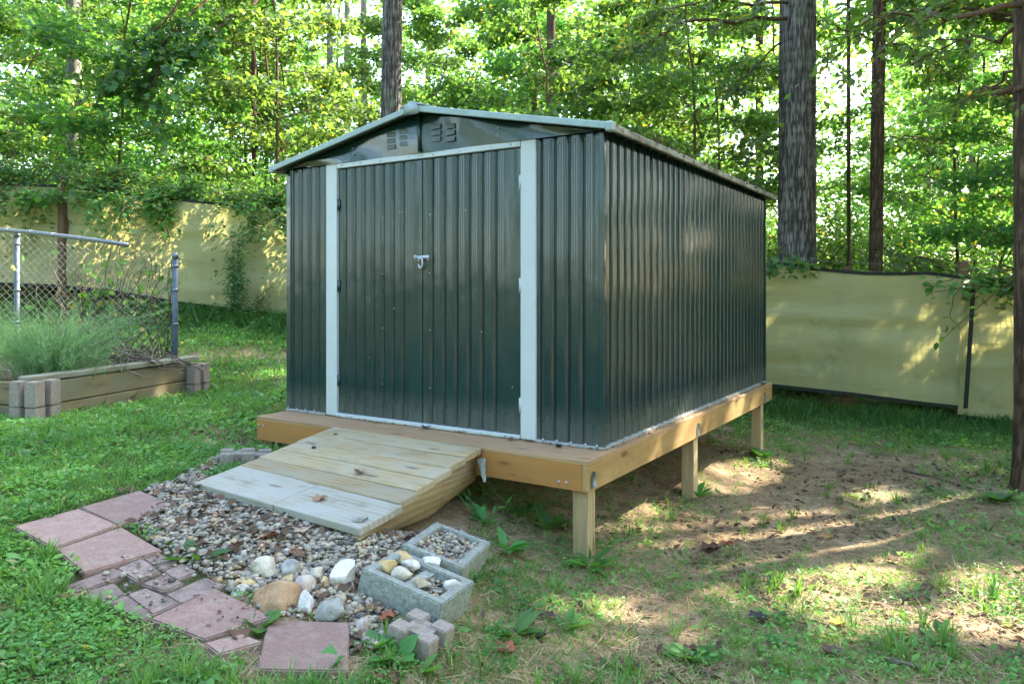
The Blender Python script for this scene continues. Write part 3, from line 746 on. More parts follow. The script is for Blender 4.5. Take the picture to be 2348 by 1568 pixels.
# ------------------------------------------------------------------ rocks
ico = bmesh.new(); bmesh.ops.create_icosphere(ico, subdivisions=3, radius=1.0)
ICO = np.array([v.co[:] for v in ico.verts]); ICOF = np.array([[v.index for v in f.verts] for f in ico.faces]); ico.free()
ico = bmesh.new(); bmesh.ops.create_icosphere(ico, subdivisions=1, radius=1.0)
ICO1 = np.array([v.co[:] for v in ico.verts]); ICO1F = np.array([[v.index for v in f.verts] for f in ico.faces]); ico.free()
def rock_mat(name, c0, c1, c2):
    t = NT(name); n = t.noise(t.pos(), 16, 6, .65, .6); n2 = t.noise(t.pos(), 90, 4, .7)
    c = t.ramp(t.math('ADD', t.math('MULTIPLY', n, .75), t.math('MULTIPLY', n2, .25)), [(.34, c0), (.5, c1), (.68, c2)])
    t.bump(t.math('ADD', n, t.math('MULTIPLY', n2, .5)), .7, .015); return t.fin(c, .85, .2)
RM = {'cream': rock_mat('cream_rock', (.30, .24, .15), (.50, .44, .33), (.62, .58, .48)), 'white': rock_mat('white_quartz', (.38, .32, .28), (.60, .56, .50), (.70, .68, .62)),
      'brown': rock_mat('brown_rock', (.21, .12, .06), (.36, .22, .115), (.44, .29, .17)), 'pink': rock_mat('pinkish_rock', (.28, .21, .18), (.44, .36, .31), (.55, .48, .42)),
      'grey': rock_mat('grey_rock', (.17, .165, .14), (.29, .28, .245), (.40, .39, .34)), 'ochre': rock_mat('ochre_rock', (.32, .21, .08), (.52, .37, .17), (.60, .48, .28))}
def rock_mesh(name, sx, sy, sz, mat, seed, facets=9, rough=.05):
    r = np.random.default_rng(seed); V = ICO.copy()
    for _ in range(facets):
        n = r.normal(size=3); n /= np.linalg.norm(n); dd = r.uniform(.42, .8)
        s = V @ n; over = np.maximum(s - dd, 0); V = V - over[:, None] * n
    V *= 1 + (fbm(V[:, 0] * 2.5 + seed, V[:, 1] * 2.5 + V[:, 2] * 2, seed, 3)[:, None] - .5) * rough * 3
    V = V / np.abs(V).max(0)
    return np_mesh(name, V * np.array([sx, sy, sz]) / 2 * 1.22, [ICOF], mat, False)
ROCKS = [  # crop x, y, w, h, kind, label
 (400,635,235,165,'cream','large cream rock with a stained cleft, above the brown rock'), (1030,665,215,220,'white','white blocky quartz rock against the cinder block corner'),
 (480,845,330,250,'brown','large flat topped brown rock, biggest beside the pink pavers'), (700,770,190,150,'pink','pinkish rock behind the tall white rock'),
 (738,895,150,230,'white','upright pale rock leaning right of the brown rock'), (592,645,160,150,'grey','grey rock between the cream rock and pale pebbles'),
 (812,670,125,110,'cream','round cream stone between grey rock and white quartz'), (860,730,80,85,'ochre','small pale yellow stone below the round cream stone'),
 (590,706,100,85,'ochre','small tan wedge stone just above the brown rock'), (257,732,145,62,'ochre','long flat ochre stone left above the brown rock'),
 (207,795,125,82,'white','white stone beside the pink paver with litter'), (945,955,240,150,'grey','flat grey rock at the top of the square pink paver'),
 (1165,1080,120,155,'pink','pinkish rock right of the square pink paver'), (180,727,66,64,'ochre','small ochre stone leftmost in the rock row'),
 (712,655,72,58,'cream','small round pale stone between the grey rock and round cream stone'), (590,560,60,40,'white','white pebble stone above the grey rock'),
 (235,505,50,80,'white','upright white stone in the middle of the gravel'), (190,545,90,75,'grey','grey round stone left of the upright white stone')]
for k, (x, y, w_, h_, kind, lab) in enumerate(ROCKS):
    c = gp(*crop6(x, y + h_ * .28)); s = c.y / F * .2917
    o = link('rock', rock_mesh('rock', w_ * s, w_ * s * .9, h_ * s * 1.15, RM[kind], 40 + k), None, c + Vector((0, w_ * s * .15, h_ * s * .18)))
    o.rotation_euler = (0, 0, k * .4 if k not in (2,) else .2); tag(o, lab, 'rock', 'rocks along the gravel edge')
for k, (x, y, r_, kind, lab) in enumerate([(350,490,.042,'ochre','ochre stone at the left in the block cell'), (480,560,.038,'cream','pale yellow stone against the block web'), (545,490,.036,'white','pale grey stone behind in the block cell'),
        (655,645,.036,'cream','cream stone in the near cell of the cinder block'), (730,470,.040,'white','white stone at the back rim of the cinder block'), (935,665,.030,'white','white stone in the near cell corner'), (480,412,.036,'ochre','long ochre stone at the top of the block cell')]):
    X, Y = 802.2 + x * .25137, 1174 + y * .25137
    n = B1[0] @ Vector((0, 0, 1)); o_ = at(X, Y, 1) - Vector((0, 0, CAM_Z)); cam_p = Vector((0, 0, CAM_Z)); tpar = (B1[1] + n * -.012 - cam_p).dot(n) / o_.dot(n)
    p = cam_p + o_ * tpar
    tag(link('rock', rock_mesh('rock', r_ * 2, r_ * 1.5, r_ * 1.2, RM[kind], 90 + k, 7), None, p), lab, 'rock', 'stones in the cinder block cells')

# ------------------------------------------------------------------ gravel
def gravel_mat():
    t = NT('river_gravel'); a = t.n('ShaderNodeAttribute', attribute_name='tint').outputs['Fac']
    c = t.ramp(a, [(0, (.085, .075, .065)), (.22, (.20, .18, .15)), (.5, (.33, .295, .24)), (.72, (.44, .385, .29)), (.85, (.42, .31, .17)), (.93, (.36, .20, .12)), (1, (.62, .59, .52))])
    n = t.noise(t.pos(), 120, 3, .6)
    c = t.mix(.35, c, t.ramp(n, [(.3, (.4, .4, .4)), (.7, (1, 1, 1))]), 'MULTIPLY'); return t.fin(c, .8, .25)
GM = gravel_mat()
def pebbles(name, X, Y, Z, r, seed, parent=None, tone=(0, 1)):
    n = len(X); g = np.random.default_rng(seed)
    q = g.normal(size=(n, 4)); q /= np.linalg.norm(q, axis=1)[:, None]
    a, b, c, d = q.T
    Rm = np.stack([np.stack([1-2*(c*c+d*d), 2*(b*c-a*d), 2*(b*d+a*c)], -1), np.stack([2*(b*c+a*d), 1-2*(b*b+d*d), 2*(c*d-a*b)], -1), np.stack([2*(b*d-a*c), 2*(c*d+a*b), 1-2*(b*b+c*c)], -1)], 1)
    th = g.uniform(0, 6.28, n); ax = np.stack([g.uniform(.9, 1.4, n), g.uniform(.75, 1.05, n), g.uniform(.5, .75, n)], -1)
    V = ICO1[None] * (1 + g.uniform(-.13, .13, (n, len(ICO1), 1))) * ax[:, None]
    cz, sz = np.cos(th)[:, None], np.sin(th)[:, None]
    tilt = g.normal(0, .35, n)[:, None]
    x_, y_, z_ = V[..., 0], V[..., 1], V[..., 2]
    y2 = y_ * np.cos(tilt) - z_ * np.sin(tilt); z2 = y_ * np.sin(tilt) + z_ * np.cos(tilt)
    V = np.stack([x_ * cz - y2 * sz, x_ * sz + y2 * cz, z2], -1) * r[:, None, None] + np.stack([X, Y, Z], -1)[:, None]
    k = len(ICO1); Fc = (ICO1F[None] + (np.arange(n) * k)[:, None, None]).reshape(-1, 3)
    t = np.repeat(np.clip(g.beta(1.5, 1.6, n) * (tone[1] - tone[0]) + tone[0], 0, 1), k)
    return link(name, np_mesh(name, V.reshape(-1, 3), [Fc], GM, True, {'tint': t}), parent)
xmin, ymin = np.min(GRAVEL_P, 0); xmax, ymax = np.max(GRAVEL_P, 0)
n = 23000; X = rng.uniform(xmin, xmax, n); Y = rng.uniform(ymin, ymax, n)
ok = inpoly(X + rng.normal(0, .015, n), Y + rng.normal(0, .015, n), GRAVEL_P)
for q in PAVE_W.values(): ok &= ~inpoly(X, Y, [(p.x, p.y) for p in q]) | (rng.random(n) < .012)
u, v = shed_uv(X, Y); ok &= ~((u > -1.5) & (u < -.55) & (v > -1.25))
# a few stray pebbles on the bricks
bp = np.array(BRICK_P); xb = rng.uniform(bp[:, 0].min(), bp[:, 0].max(), 160); yb = rng.uniform(bp[:, 1].min(), bp[:, 1].max(), 160); kb = inpoly(xb, yb, BRICK_P); xb, yb = xb[kb][:46], yb[kb][:46]
tag(pebbles('gravel', xb, yb, gh(xb, yb) + .022, np.clip(rng.lognormal(-4.75, .35, len(xb)), .005, .016), 8), kind='stuff')
def in_blk(Bk, X, Y, L, W): # inside a block footprint
    d = np.stack([X - Bk[1].x, Y - Bk[1].y, np.zeros_like(X)], -1) @ np.array(Bk[0]); return (abs(d[:, 0]) < L / 2) & (abs(d[:, 1]) < W / 2)
ok &= ~in_blk(B1, X, Y, .37, .29) & ~in_blk(B2, X, Y, .29, .41)
X, Y = X[ok], Y[ok]; r = np.clip(rng.lognormal(-4.66, .38, len(X)), .0045, .025)
tag(pebbles('gravel', X, Y, gh(X, Y) + rng.uniform(0, .018, len(X)) + .002, r, 5), kind='stuff')
def fill_block(Bk, L, W, dz, n, name='gravel', cells=None):
    a = rng.uniform(-L / 2, L / 2, n); b = rng.uniform(-W / 2, W / 2, n)
    P = np.stack([a, b, np.full(n, dz) + rng.uniform(-.012, .012, n)], -1) @ np.array(Bk[0]).T + np.array(Bk[1])
    tag(pebbles(name, P[:, 0], P[:, 1], P[:, 2], np.clip(rng.lognormal(-4.62, .3, n), .006, .02), n), kind='stuff')
    Q = np.array([(-L/2, -W/2, dz - .01), (L/2, -W/2, dz - .01), (L/2, W/2, dz - .01), (-L/2, W/2, dz - .01)]) @ np.array(Bk[0]).T + np.array(Bk[1])
    return Q
soil_q = [fill_block(B2, .222, .33, -.022, 520), fill_block(B1, .30, .206, -.045, 330)]
b = MB()
for Q in soil_q: b.add(np.r_[Q, Q - np.array([0, 0, .1])], [(0, 1, 2, 3), (0, 4, 5, 1), (1, 5, 6, 2), (2, 6, 7, 3), (3, 7, 4, 0)])
tag(b.build('soil', mat_plain('block_soil', (.10, .075, .05), .95, .1, var=.4, scale=60, bump=.6)), kind='stuff')

# ------------------------------------------------------------------ raised bed
def v3(p, z): return Vector((p.x, p.y, z))
bed = empty('raised_bed', v3(BL, .45), 'weathered timber raised garden bed with mossy boards and a loose cap plank', 'raised bed')
off = Vector(bed.location)
E1, E2 = Vector((e1.x, e1.y, 0)), Vector((e2.x, e2.y, 0)); LB = (BR - BL).length
for z, lab in ((.70, None), (.53, None)):
    bevel_box('board', M['bed'], bed, v3(BL, z) + E1 * LB / 2 - off, (LB - .06, .04, .163), frame_m(E1, (0, 0, 1)), .005)
    bevel_box('board', M['bed'], bed, v3(BL, z + .005) + E2 * 1.2 - off, (2.3, .04, .163), frame_m(E2, (0, 0, 1)), .005)
    bevel_box('board', M['bed'], bed, v3(BR, z) + E2 * 1.2 - off, (2.3, .04, .163), frame_m(E2, (0, 0, 1)), .005)
    bevel_box('board', M['bed'], bed, v3(BL, z) + E2 * 2.4 + E1 * LB / 2 - off, (LB - .06, .04, .163), frame_m(E1, (0, 0, 1)), .005)
cp = bevel_box('cap_plank', M['bedcap'], bed, v3(BL, .812) + E1 * (LB / 2 + .01) + E2 * .03 - off, (LB + .09, .125, .042), frame_m(E1 + E2 * -.02, (0, 0, 1)), .006)
sb_ = MB(); G = np.zeros((30, 34, 3))
for i in range(30):
    for j in range(34):
        p = BL + e1 * (.03 + (LB - .06) * i / 29) + e2 * (.03 + 2.34 * j / 33)
        G[i, j] = (p.x, p.y, .735 + .09 * (vnoise(p.x * 4, p.y * 4, 3) - .4) + .02 * vnoise(p.x * 17, p.y * 17, 4))
sb_.grid(G, flip=True); sb_.build('bed_soil', mat_plain('bed_soil', (.085, .06, .042), .95, .1, var=.5, scale=35, bump=.8, dirt=(.22, .16, .11), dirt_at=(.5, .6)), bed, True, world=True)
xs, top, H = wall_block_mesh(.225, .18)
ang = math.atan2(e1.y, e1.x)
wbm = cell_solid('wall_block', xs, xs, top, -H + .003, M['block'], None, .012)
for (P, z, lab) in ((BL, .805, 'upper slotted block at the near corner of the raised bed'), (BL, .622, 'lower slotted block at the near corner of the raised bed'),
                    (BR, .762, 'upper slotted block at the far corner of the raised bed'), (BR, .579, 'lower slotted block at the far corner of the raised bed')):
    o = link('wall_block', wbm, None, v3(P - e2 * .01, z)); o.rotation_euler = (0, 0, ang + random.uniform(-.03, .03)); tag(o, lab, 'wall block', 'slotted planter corner blocks')

# ------------------------------------------------------------------ chain link fence behind the bed
FR = Vector((-3.17, 7.05, 0)); FD = Vector((-.97, .243, 0)).normalized()
cl = empty('chain_link_fence', (FR.x, FR.y, .55), 'galvanised chain link fence with a broken top rail behind the raised bed', 'fence')
co = Vector(cl.location)
def cf(s, z, o=0.0): p = FR + FD * s + Vector((.243, .97, 0)) * o; return (p.x, p.y, z)
def rail_z(s): return 1.77 + .25 * min(s, 1.84) / 1.84 + max(0, s - 1.84) * .05
for s, top_, lab in ((0, 1.765, 'thick end post without the rail'), (1.84, 2.0, None), (4.2, 2.1, None)):
    b = MB(); b.tube([cf(s, .35), cf(s + .004, 1.1), cf(s, top_)], .0265 if s == 0 else .024, 16)
    pp = b.build('fence_post', M['pipe'], cl, True, world=True)
    if lab: pp['label'] = lab
    b = MB(); b.tube([cf(s, top_ - .02), cf(s, top_ + .02), cf(s, top_ + .035)], [.030, .030, .015], 16); b.build('post_cap', M['galv'], pp, True, world=False).location = -co
    for z in (top_ - .09, 1.45, 1.13):
        b = MB(); b.tube([cf(s, z - .012), cf(s, z + .012)], .029, 16); t_ = b.build('tension_band', M['galv'], pp, True); t_.location = -co
b = MB(); b.tube([cf(s, rail_z(s) + .03 + .012 * math.sin(s * 2), -.03) for s in np.linspace(.50, 4.3, 14)], .021, 12); b.build('top_rail', M['galv'], cl, True, world=True)
b = MB()
for i in range(86):
    s0 = .04 + i * .05; zt = rail_z(s0) - .015 + (.03 * math.sin(s0 * 9) if s0 < .5 else 0); nz_ = 40
    zz = np.linspace(.50, zt, nz_); k = np.arange(nz_)
    lean = np.exp(-((s0 - .75) / .5) ** 2) * .16 * np.clip((zz - .6), 0, 1.2)
    s = s0 + np.where((k + i) % 2 == 0, .0245, -.0245) + lean + .012 * vnoise(np.full(nz_, s0 * 2), zz * 3, 2)
    oo = .05 * np.exp(-((s0 - .7) / .45) ** 2) * np.sin(zz * 5) + np.where(k % 4 < 2, .003, -.003)
    P = np.array([cf(a, c, o_) for a, c, o_ in zip(s, zz, oo)])
    b.tube(P, .0030, 3, cap=False)
mo = b.build('wire_netting', M['wire'], cl, False, world=True)
b = MB()
for i in range(14):
    s = .55 + i * .27; th = np.linspace(0, 6.28, 9)
    b.tube([cf(s + .01 * math.sin(3 * t_), rail_z(s) + .03 + .026 * math.sin(t_), -.03 + .026 * math.cos(t_)) for t_ in th], .0025, 4, cap=False)
b.build('tie_wire', M['galv'], cl, False, world=True)

# ------------------------------------------------------------------ privacy screen fence
def fpt(X, Y):
    k = (X - CX) / F; d = 10.0
    for _ in range(40): d = float(fence_y(k * d))
    return at(X, Y, d)
def cloth_mat():
    t = NT('screen_cloth'); p = t.pos()
    n = t.noise(t.pos((1, 1, 1)), 1.3, 5, .6); wv = t.noise(t.pos((.6, .6, 8)), 2.6, 6, .7); fine = t.noise(t.pos((160, 160, 160)), 2.0, 2)
    c = t.ramp(n, [(.3, (.41, .382, .178)), (.7, (.51, .478, .24))])
    c = t.mix(t.ramp(wv, [(.55, (0, 0, 0)), (.72, (.38, .38, .38))]), c, (.27, .255, .12))  # fold shading put into the colour as darker horizontal streaks
    c = t.mix(t.ramp(t.noise(p, 2.6, 5, .7), [(.58, (0, 0, 0)), (.76, (.6, .6, .6))]), c, (.22, .205, .10))
    t.bump(t.math('ADD', t.math('MULTIPLY', wv, .7), t.math('MULTIPLY', fine, .5)), .4, .02)
    t.fin(c, .85, .1)
    tr = t.n('ShaderNodeBsdfTranslucent'); t.l(t.mix(1.0, c, (1.2, 1.15, .85), 'MULTIPLY'), tr.inputs['Color'])
    mx = t.n('ShaderNodeMixShader'); mx.inputs[0].default_value = .38
    t.l(t.b.outputs[0], mx.inputs[1]); t.l(tr.outputs[0], mx.inputs[2]); t.l(mx.outputs[0], t.out.inputs['Surface'])
    return t.m
M['cloth'] = cloth_mat(); M['hem'] = mat_plain('dark_hem', (.022, .026, .018), .8, .2, var=.3)
pf = empty('screen_fence', (0.2, 9.95, .4), 'tan green privacy cloth fence with dark hems along the wood edge', 'fence')
PANELS = [  # (X0,X1, top pts, bottom pts)
 (-260, 136, [(-260,410),(0,420),(136,425)], [(-260,640),(0,649),(136,655)]),
 (154, 800, [(154,431),(280,443),(400,455),(520,468),(660,487),(800,500)], [(154,657),(250,665),(410,693),(660,724),(800,742)]),
 (801, 1500, [(801,500),(1500,575)], [(801,742),(1500,850)]),
 (1501, 2216, [(1501,575),(1680,590),(1755,599),(1850,613),(1930,621),(1990,625),(2060,626),(2120,624),(2216,636)], [(1501,850),(1755,880),(1950,901),(2110,922),(2194,931)]),
 (2210, 2700, [(2210,637),(2348,648),(2700,690)], [(2190,950),(2330,968),(2700,1010)])]
def resample(pts, n): 
    p = np.array(pts, float); t = np.linspace(0, 1, n); s = np.linspace(0, 1, len(p)) if len(p) < 3 else (p[:, 0] - p[0, 0]) / (p[-1, 0] - p[0, 0])
    return np.stack([np.interp(t, s, p[:, 0]), np.interp(t, s, p[:, 1])], -1)
for pi, (X0, X1, tp, bp) in enumerate(PANELS):
    n = max(24, int((X1 - X0) / 7)); m = 26; T_, B_ = resample(tp, n), resample(bp, n)
    tw = np.array([fpt(*q) for q in T_]); bw = np.array([fpt(*q) for q in B_])
    f = np.linspace(0, 1, m)[:, None, None]
    G = tw[None] * (1 - f) + bw[None] * f
    wr = (fbm(G[..., 0] * .9 + pi * 7, G[..., 2] * 7, 13, 4) - .5) * .15 + (fbm(G[..., 0] * 4, G[..., 2] * 2.0 + G[..., 0], 17, 3) - .5) * .07
    G[..., 1] += wr * np.sin(np.pi * np.clip(f[..., 0] * .9 + .05, 0, 1)) - .012 * pi
    b = MB(); b.grid(G, flip=True); pn = b.build('screen_panel', M['cloth'], pf, True, world=True)
    def hem(A, Bv, name='hem'):
        H_ = np.stack([A, Bv]); H_[..., 1] -= .012; b = MB(); b.grid(H_, flip=True)
        H2 = H_ + np.array([0, .006, 0]); b.grid(H2); b.build(name, M['hem'], pf, True, world=True)
    hem(G[0] + [0, 0, .008], G[0] - [0, 0, .032]); hem(G[-1] + [0, 0, .014], G[-1] - [0, 0, .030])
    if pi == 3:
        A = G[:, -1] * [1, 0, 1] + [-.022, G[:, -1, 1].min() - .09, 0]; hem(A, A + [.05, 0, 0], 'seam_band')
for X, yt, yb, front in ((145, 404, 700, 1), (-150, 380, 700, 1), (480, 462, 760, -1), (760, 490, 760, -1), (1000, 520, 800, -1), (1300, 545, 870, -1), (1640, 580, 930, -1), (1955, 610, 950, -1), (2226, 598, 1000, -1), (2480, 620, 1010, -1)):
    t_ = fpt(X, yt); zb = gz(t_.x, t_.y) - .1
    wd = .105 if front > 0 else .095
    c = Vector((t_.x, t_.y + (.0 if front > 0 else .15), (t_.z + zb) / 2)) - Vector(pf.location)
    bevel_box('fence_post', M['old'], pf, c, (t_.z - zb, wd, wd), Matrix.Rotation(-.18, 3, 'Z') @ zm, .004)
o = fpt(1935, 900); bevel_box('fence_post', M['old'], pf, Vector((o.x, o.y + .05, o.z - .1)) - Vector(pf.location), (.7, .03, .03), zm, .003)
b = MB(); gw = [fpt(X, 0) for X in np.linspace(1520, 2640, 90)]
for z in np.arange(.24, 1.75, .1): b.tube([(p.x, p.y + .13, z + .25 - .05 * p.x) for p in gw], .0022, 3, cap=False)
for p in gw: b.tube([(p.x, p.y + .132, .50 - .05 * p.x), (p.x, p.y + .132, 1.9 - .05 * p.x)], .0022, 3, cap=False)
b.build('welded_wire', M['galv'], pf, False, world=True)

# ------------------------------------------------------------------ leaves
OVAL = (np.array([(0,0,0),(-.26,.30,.05),(-.24,.62,.03),(0,1,-.06),(.24,.62,.03),(.26,.30,.05)]), [(0,5,4,3),(0,3,2,1)])
LONG = (np.array([(0,0,0),(-.13,.30,.05),(-.12,.65,.03),(0,1,-.10),(.12,.65,.03),(.13,.30,.05)]), [(0,5,4,3),(0,3,2,1)])
BLADE = (np.array([(-.035,0,0),(.035,0,0),(.03,.5,.06),(-.03,.5,.06),(0,1,-.04)]), [(0,1,2,3),(3,2,4,4)])
SLIV = (np.array([(-.02,0,0),(.02,0,0),(.008,1,0),(-.008,1,0)]), [(0,1,2,3)])
LOBED = (np.array([(0,0,0),(-.2,.06,.03),(-.50,.16,.05),(-.34,.40,.02),(-.46,.72,-.02),(-.18,.64,0),(0,1,-.06),(.18,.64,0),(.46,.72,-.02),(.34,.40,.02),(.50,.16,.05),(.2,.06,.03),(0,.4,-.02)]),
         [(0,12,2,1),(12,3,2,2),(12,5,4,3),(12,6,5,5),(12,7,6,6),(12,9,8,7),(12,10,9,9),(0,11,10,12)])
def clean(faces):
    q = [f for f in faces if len(set(f)) == 4]; t = [tuple(dict.fromkeys(f)) for f in faces if len(set(f)) == 3]
    return np.array(q, int).reshape(-1, 4), np.array(t, int).reshape(-1, 3)
def leaf_arrays(tpl, P, D, N, S, tint):
    """P base points, D tip direction, N upper side, S length"""
    T, fc = tpl; D = D / (np.linalg.norm(D, axis=1)[:, None] + 1e-9); X = np.cross(D, N); X /= np.linalg.norm(X, axis=1)[:, None] + 1e-9; Z = np.cross(X, D)
    V = P[:, None] + S[:, None, None] * (T[None, :, 0:1] * X[:, None] + T[None, :, 1:2] * D[:, None] + T[None, :, 2:3] * Z[:, None])
    n, k = len(P), len(T); q, t = clean(fc); o = (np.arange(n) * k)[:, None, None]
    return V.reshape(-1, 3), (q[None] + o).reshape(-1, 4), (t[None] + o).reshape(-1, 3), np.repeat(tint, k)
def leaf_obj(name, mat, parts, parent=None, loc=None):
    Vs, Q, T, A, n = [], [], [], [], 0
    for V, q, t, a in parts:
        Vs.append(V); Q.append(q + n); T.append(t + n); A.append(a); n += len(V)
    me = np_mesh(name, np.concatenate(Vs), [np.concatenate(Q), np.concatenate(T)], mat, False, {'tint': np.concatenate(A)})
    return link(name, me, parent, loc)
def rdir(g, n, tilt):
    """random unit-ish normals near up"""
    v = g.normal(0, tilt, (n, 3)); v[:, 2] = 1; return v / np.linalg.norm(v, axis=1)[:, None]
def tints(g, n, odd=.03): 
    t = np.clip(g.beta(2.2, 2.2, n) * .82, 0, .8); t[g.random(n) < odd] = 1.0; return t

# ------------------------------------------------------------------ trees of the wood
def limb_tree(g, H, r0, h0, nlimb, Lmax, leaves, lsize, tpl=LOBED, droop=.05, lean=.15, crown_r=None, bend=.12, sides=9, leaf_mat='leaf_tree', bark='bark_brown', clump=14, odd=.03):
    """mesh pair (trunk with limbs, crown of leaves), base at the origin"""
    tb = MB(); zs = np.linspace(-.3, H, 12)
    bx, by = np.cumsum(g.normal(0, bend, 12)) * (zs / H), np.cumsum(g.normal(0, bend, 12)) * (zs / H)
    bx += lean * g.normal() * zs / H * 2; by += lean * g.normal() * zs / H * 2
    tp = np.stack([bx, by, zs], -1); rr = r0 * np.clip(1 - .75 * (zs / H), .15, 1) + .25 * r0 * np.exp(-np.maximum(zs, 0) / .35)
    tb.tube(tp, rr, sides, tint=.5)
    pos, ldir = [], []
    per = leaves // nlimb
    for i in range(nlimb):
        f = (i + .5) / nlimb; z = h0 + (H - h0) * (f ** .9); az = i * 2.4 + g.normal(0, .3)
        L = Lmax * (1 - .55 * f) * g.uniform(.65, 1.15)
        p0 = np.array([np.interp(z, zs, bx), np.interp(z, zs, by), z]); up = g.uniform(.15, .75) if f < .8 else g.uniform(.6, 1.4)
        d = np.array([math.cos(az), math.sin(az), up]); d /= np.linalg.norm(d)
        t = np.linspace(0, 1, 6); side = np.array([-math.sin(az), math.cos(az), 0])
        P = p0 + np.outer(t, d) * L + np.outer(t ** 2, [0, 0, -L * (droop + .25)]) + np.outer(np.sin(t * 3 + i), side) * L * .06
        tb.tube(P, np.interp(z, zs, rr) * .38 * (1 - .85 * t) + .003, 5, tint=.5, cap=False)
        nb = 5
        for j in range(nb):
            tt = .25 + .75 * (j + .5) / nb; q0 = np.array([np.interp(tt, t, P[:, k]) for k in range(3)])
            for sgn in (-1, 1):
                l2 = L * .48 * (1.15 - tt) * g.uniform(.7, 1.3) + .12; d2 = d * .6 + side * sgn * .85 + np.array([0, 0, g.normal(0, .12) - .12]); d2 /= np.linalg.norm(d2)
                s_ = np.linspace(0, 1, 3); tb.tube(q0 + np.outer(s_, d2) * l2, .006 * (1 - .8 * s_) + .0012, 3, tint=.5, cap=False)
                m = max(3, int(per / (nb * 2))); c = g.uniform(.1, 1.08, m)
                pos.append(q0 + np.outer(c, d2) * l2 + g.normal(0, lsize * 1.1, (m, 3)) * [1, 1, .8]); ldir.append(d2[None] * .7 + g.normal(0, .6, (m, 3)))
    pos = np.concatenate(pos); ldir = np.concatenate(ldir); n = len(pos); ldir[:, 2] -= .35
    part = leaf_arrays(tpl, pos, ldir, rdir(g, n, .75), lsize * g.uniform(.6, 1.25, n), tints(g, n, odd))
    me_l = np_mesh('crown', part[0], [part[1], part[2]], M[leaf_mat], False, {'tint': part[3]})
    return tb.mesh('trunk', M[bark], True), me_l
def bush(g, H, Rr, leaves, lsize, tpl=OVAL, leaf_mat='leaf_shrub', odd=.04):
    tb = MB(); pos, ld = [], []; ns = 16
    for i in range(ns):
        az = g.uniform(0, 6.28); a = np.array([math.cos(az), math.sin(az), 0]); h = H * g.uniform(.55, 1.05); rr = Rr * g.uniform(.3, 1.0)
        t = np.linspace(0, 1, 7); P = np.outer(t ** 1.3, a) * rr + np.outer(t, [0, 0, h]) - np.outer(t ** 3, [0, 0, h * .18]) + g.normal(0, .03, (7, 3))
        P[0] = a * .06; P[0, 2] = -.12
        tb.tube(P, .014 * (1 - .85 * t) + .002, 4, cap=False)
        m = leaves // ns; c = np.sqrt(g.uniform(.04, 1, m)); q = np.stack([np.interp(c, t, P[:, k]) for k in range(3)], -1)
        sp = .10 + .22 * Rr * np.sin(np.pi * np.clip(c, 0, .9))
        # short side shoots: leaves come in small tufts
        nt_ = max(4, m // 9); tuft = g.integers(0, nt_, m); to = g.normal(0, 1, (nt_, 3)); tc = g.uniform(.1, 1, nt_)
        q = np.stack([np.interp(tc[tuft], t, P[:, k]) for k in range(3)], -1) + to[tuft] * sp[:, None] + g.normal(0, lsize * .9, (m, 3))
        pos.append(q); ld.append(a * .5 + to[tuft] * .5 + g.normal(0, .5, (m, 3)))
    pos = np.concatenate(pos); ld = np.concatenate(ld); n = len(pos); ld[:, 2] -= .15; ok = pos[:, 2] > .02; pos, ld = pos[ok], ld[ok]; n = len(pos)
    part = leaf_arrays(tpl, pos, ld, rdir(g, n, .55), lsize * g.uniform(.6, 1.3, n), tints(g, n, odd))
    return tb.mesh('stem', M['bark_brown'], True), np_mesh('foliage', part[0], [part[1], part[2]], M[leaf_mat], False, {'tint': part[3]})
G_ = np.random.default_rng(77)
UND = [limb_tree(G_, 7.5, .036, .9, 22, 2.4, 12000, .088, bend=.16), limb_tree(G_, 9.0, .042, 1.3, 24, 2.7, 13000, .092, bend=.18), limb_tree(G_, 5.6, .024, .6, 19, 2.0, 9500, .080, bend=.18)]
SHR = [bush(G_, 2.3, 1.1, 5200, .070), bush(G_, 1.7, 1.0, 4600, .062, LONG), bush(G_, 2.9, 1.2, 5600, .085, OVAL, 'leaf_vine')]
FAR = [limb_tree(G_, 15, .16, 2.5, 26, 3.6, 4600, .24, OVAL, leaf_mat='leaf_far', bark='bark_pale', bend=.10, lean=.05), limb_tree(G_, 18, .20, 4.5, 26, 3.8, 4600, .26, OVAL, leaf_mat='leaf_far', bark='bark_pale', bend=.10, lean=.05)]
def place(name, pair, x, y, label, cat, group, s=1.0, rz=None, names=('trunk', 'crown'), sz=None):
    t = empty(name, (x, y, gz(x, y) - .02), label, cat, group, G_.uniform(0, 6.28) if rz is None else rz)
    t.scale = (s, s, s * (sz or 1))
    for nm, me in zip(names, pair): link(nm, me, t)
    return t
MARKS = [(-9e9, 'off the left picture edge'), (0, 'above the chain link rail'), (110, 'above the brown fence post'), (200, 'above the vine tangle on the netting'), (380, 'above the chain link end post'), (520, 'above the left roof end'), (640, 'above the left roof slope'),
         (800, 'at the roof peak'), (960, 'above the right gable slope'), (1150, 'above the front right roof corner'), (1400, 'above the long eave'), (1600, 'left of the stout oak'), (1780, 'behind the stout oak'), (1900, 'by the slender brown trunk'), (2060, 'above the right screen'), (2200, 'above the right screen seam'), (2348, 'off the right picture edge')]
ROWS = [(0, 'front row'), (11.2, 'second row'), (12.6, 'third row'), (14.2, 'fourth row'), (16.5, 'middle row'), (19, 'rear row'), (24, 'far row'), (29, 'farther row'), (34, 'very far row'), (39, 'farthest row')]
def whereis(x, y):
    X = CX + F * x / y
    return [m for a, m in MARKS if a <= X][-1], [r for a, r in ROWS if a <= y][-1]
def lab(kind, x, y):
    m, r = whereis(x, y); return f'{kind} {m}, {r} of the wood'
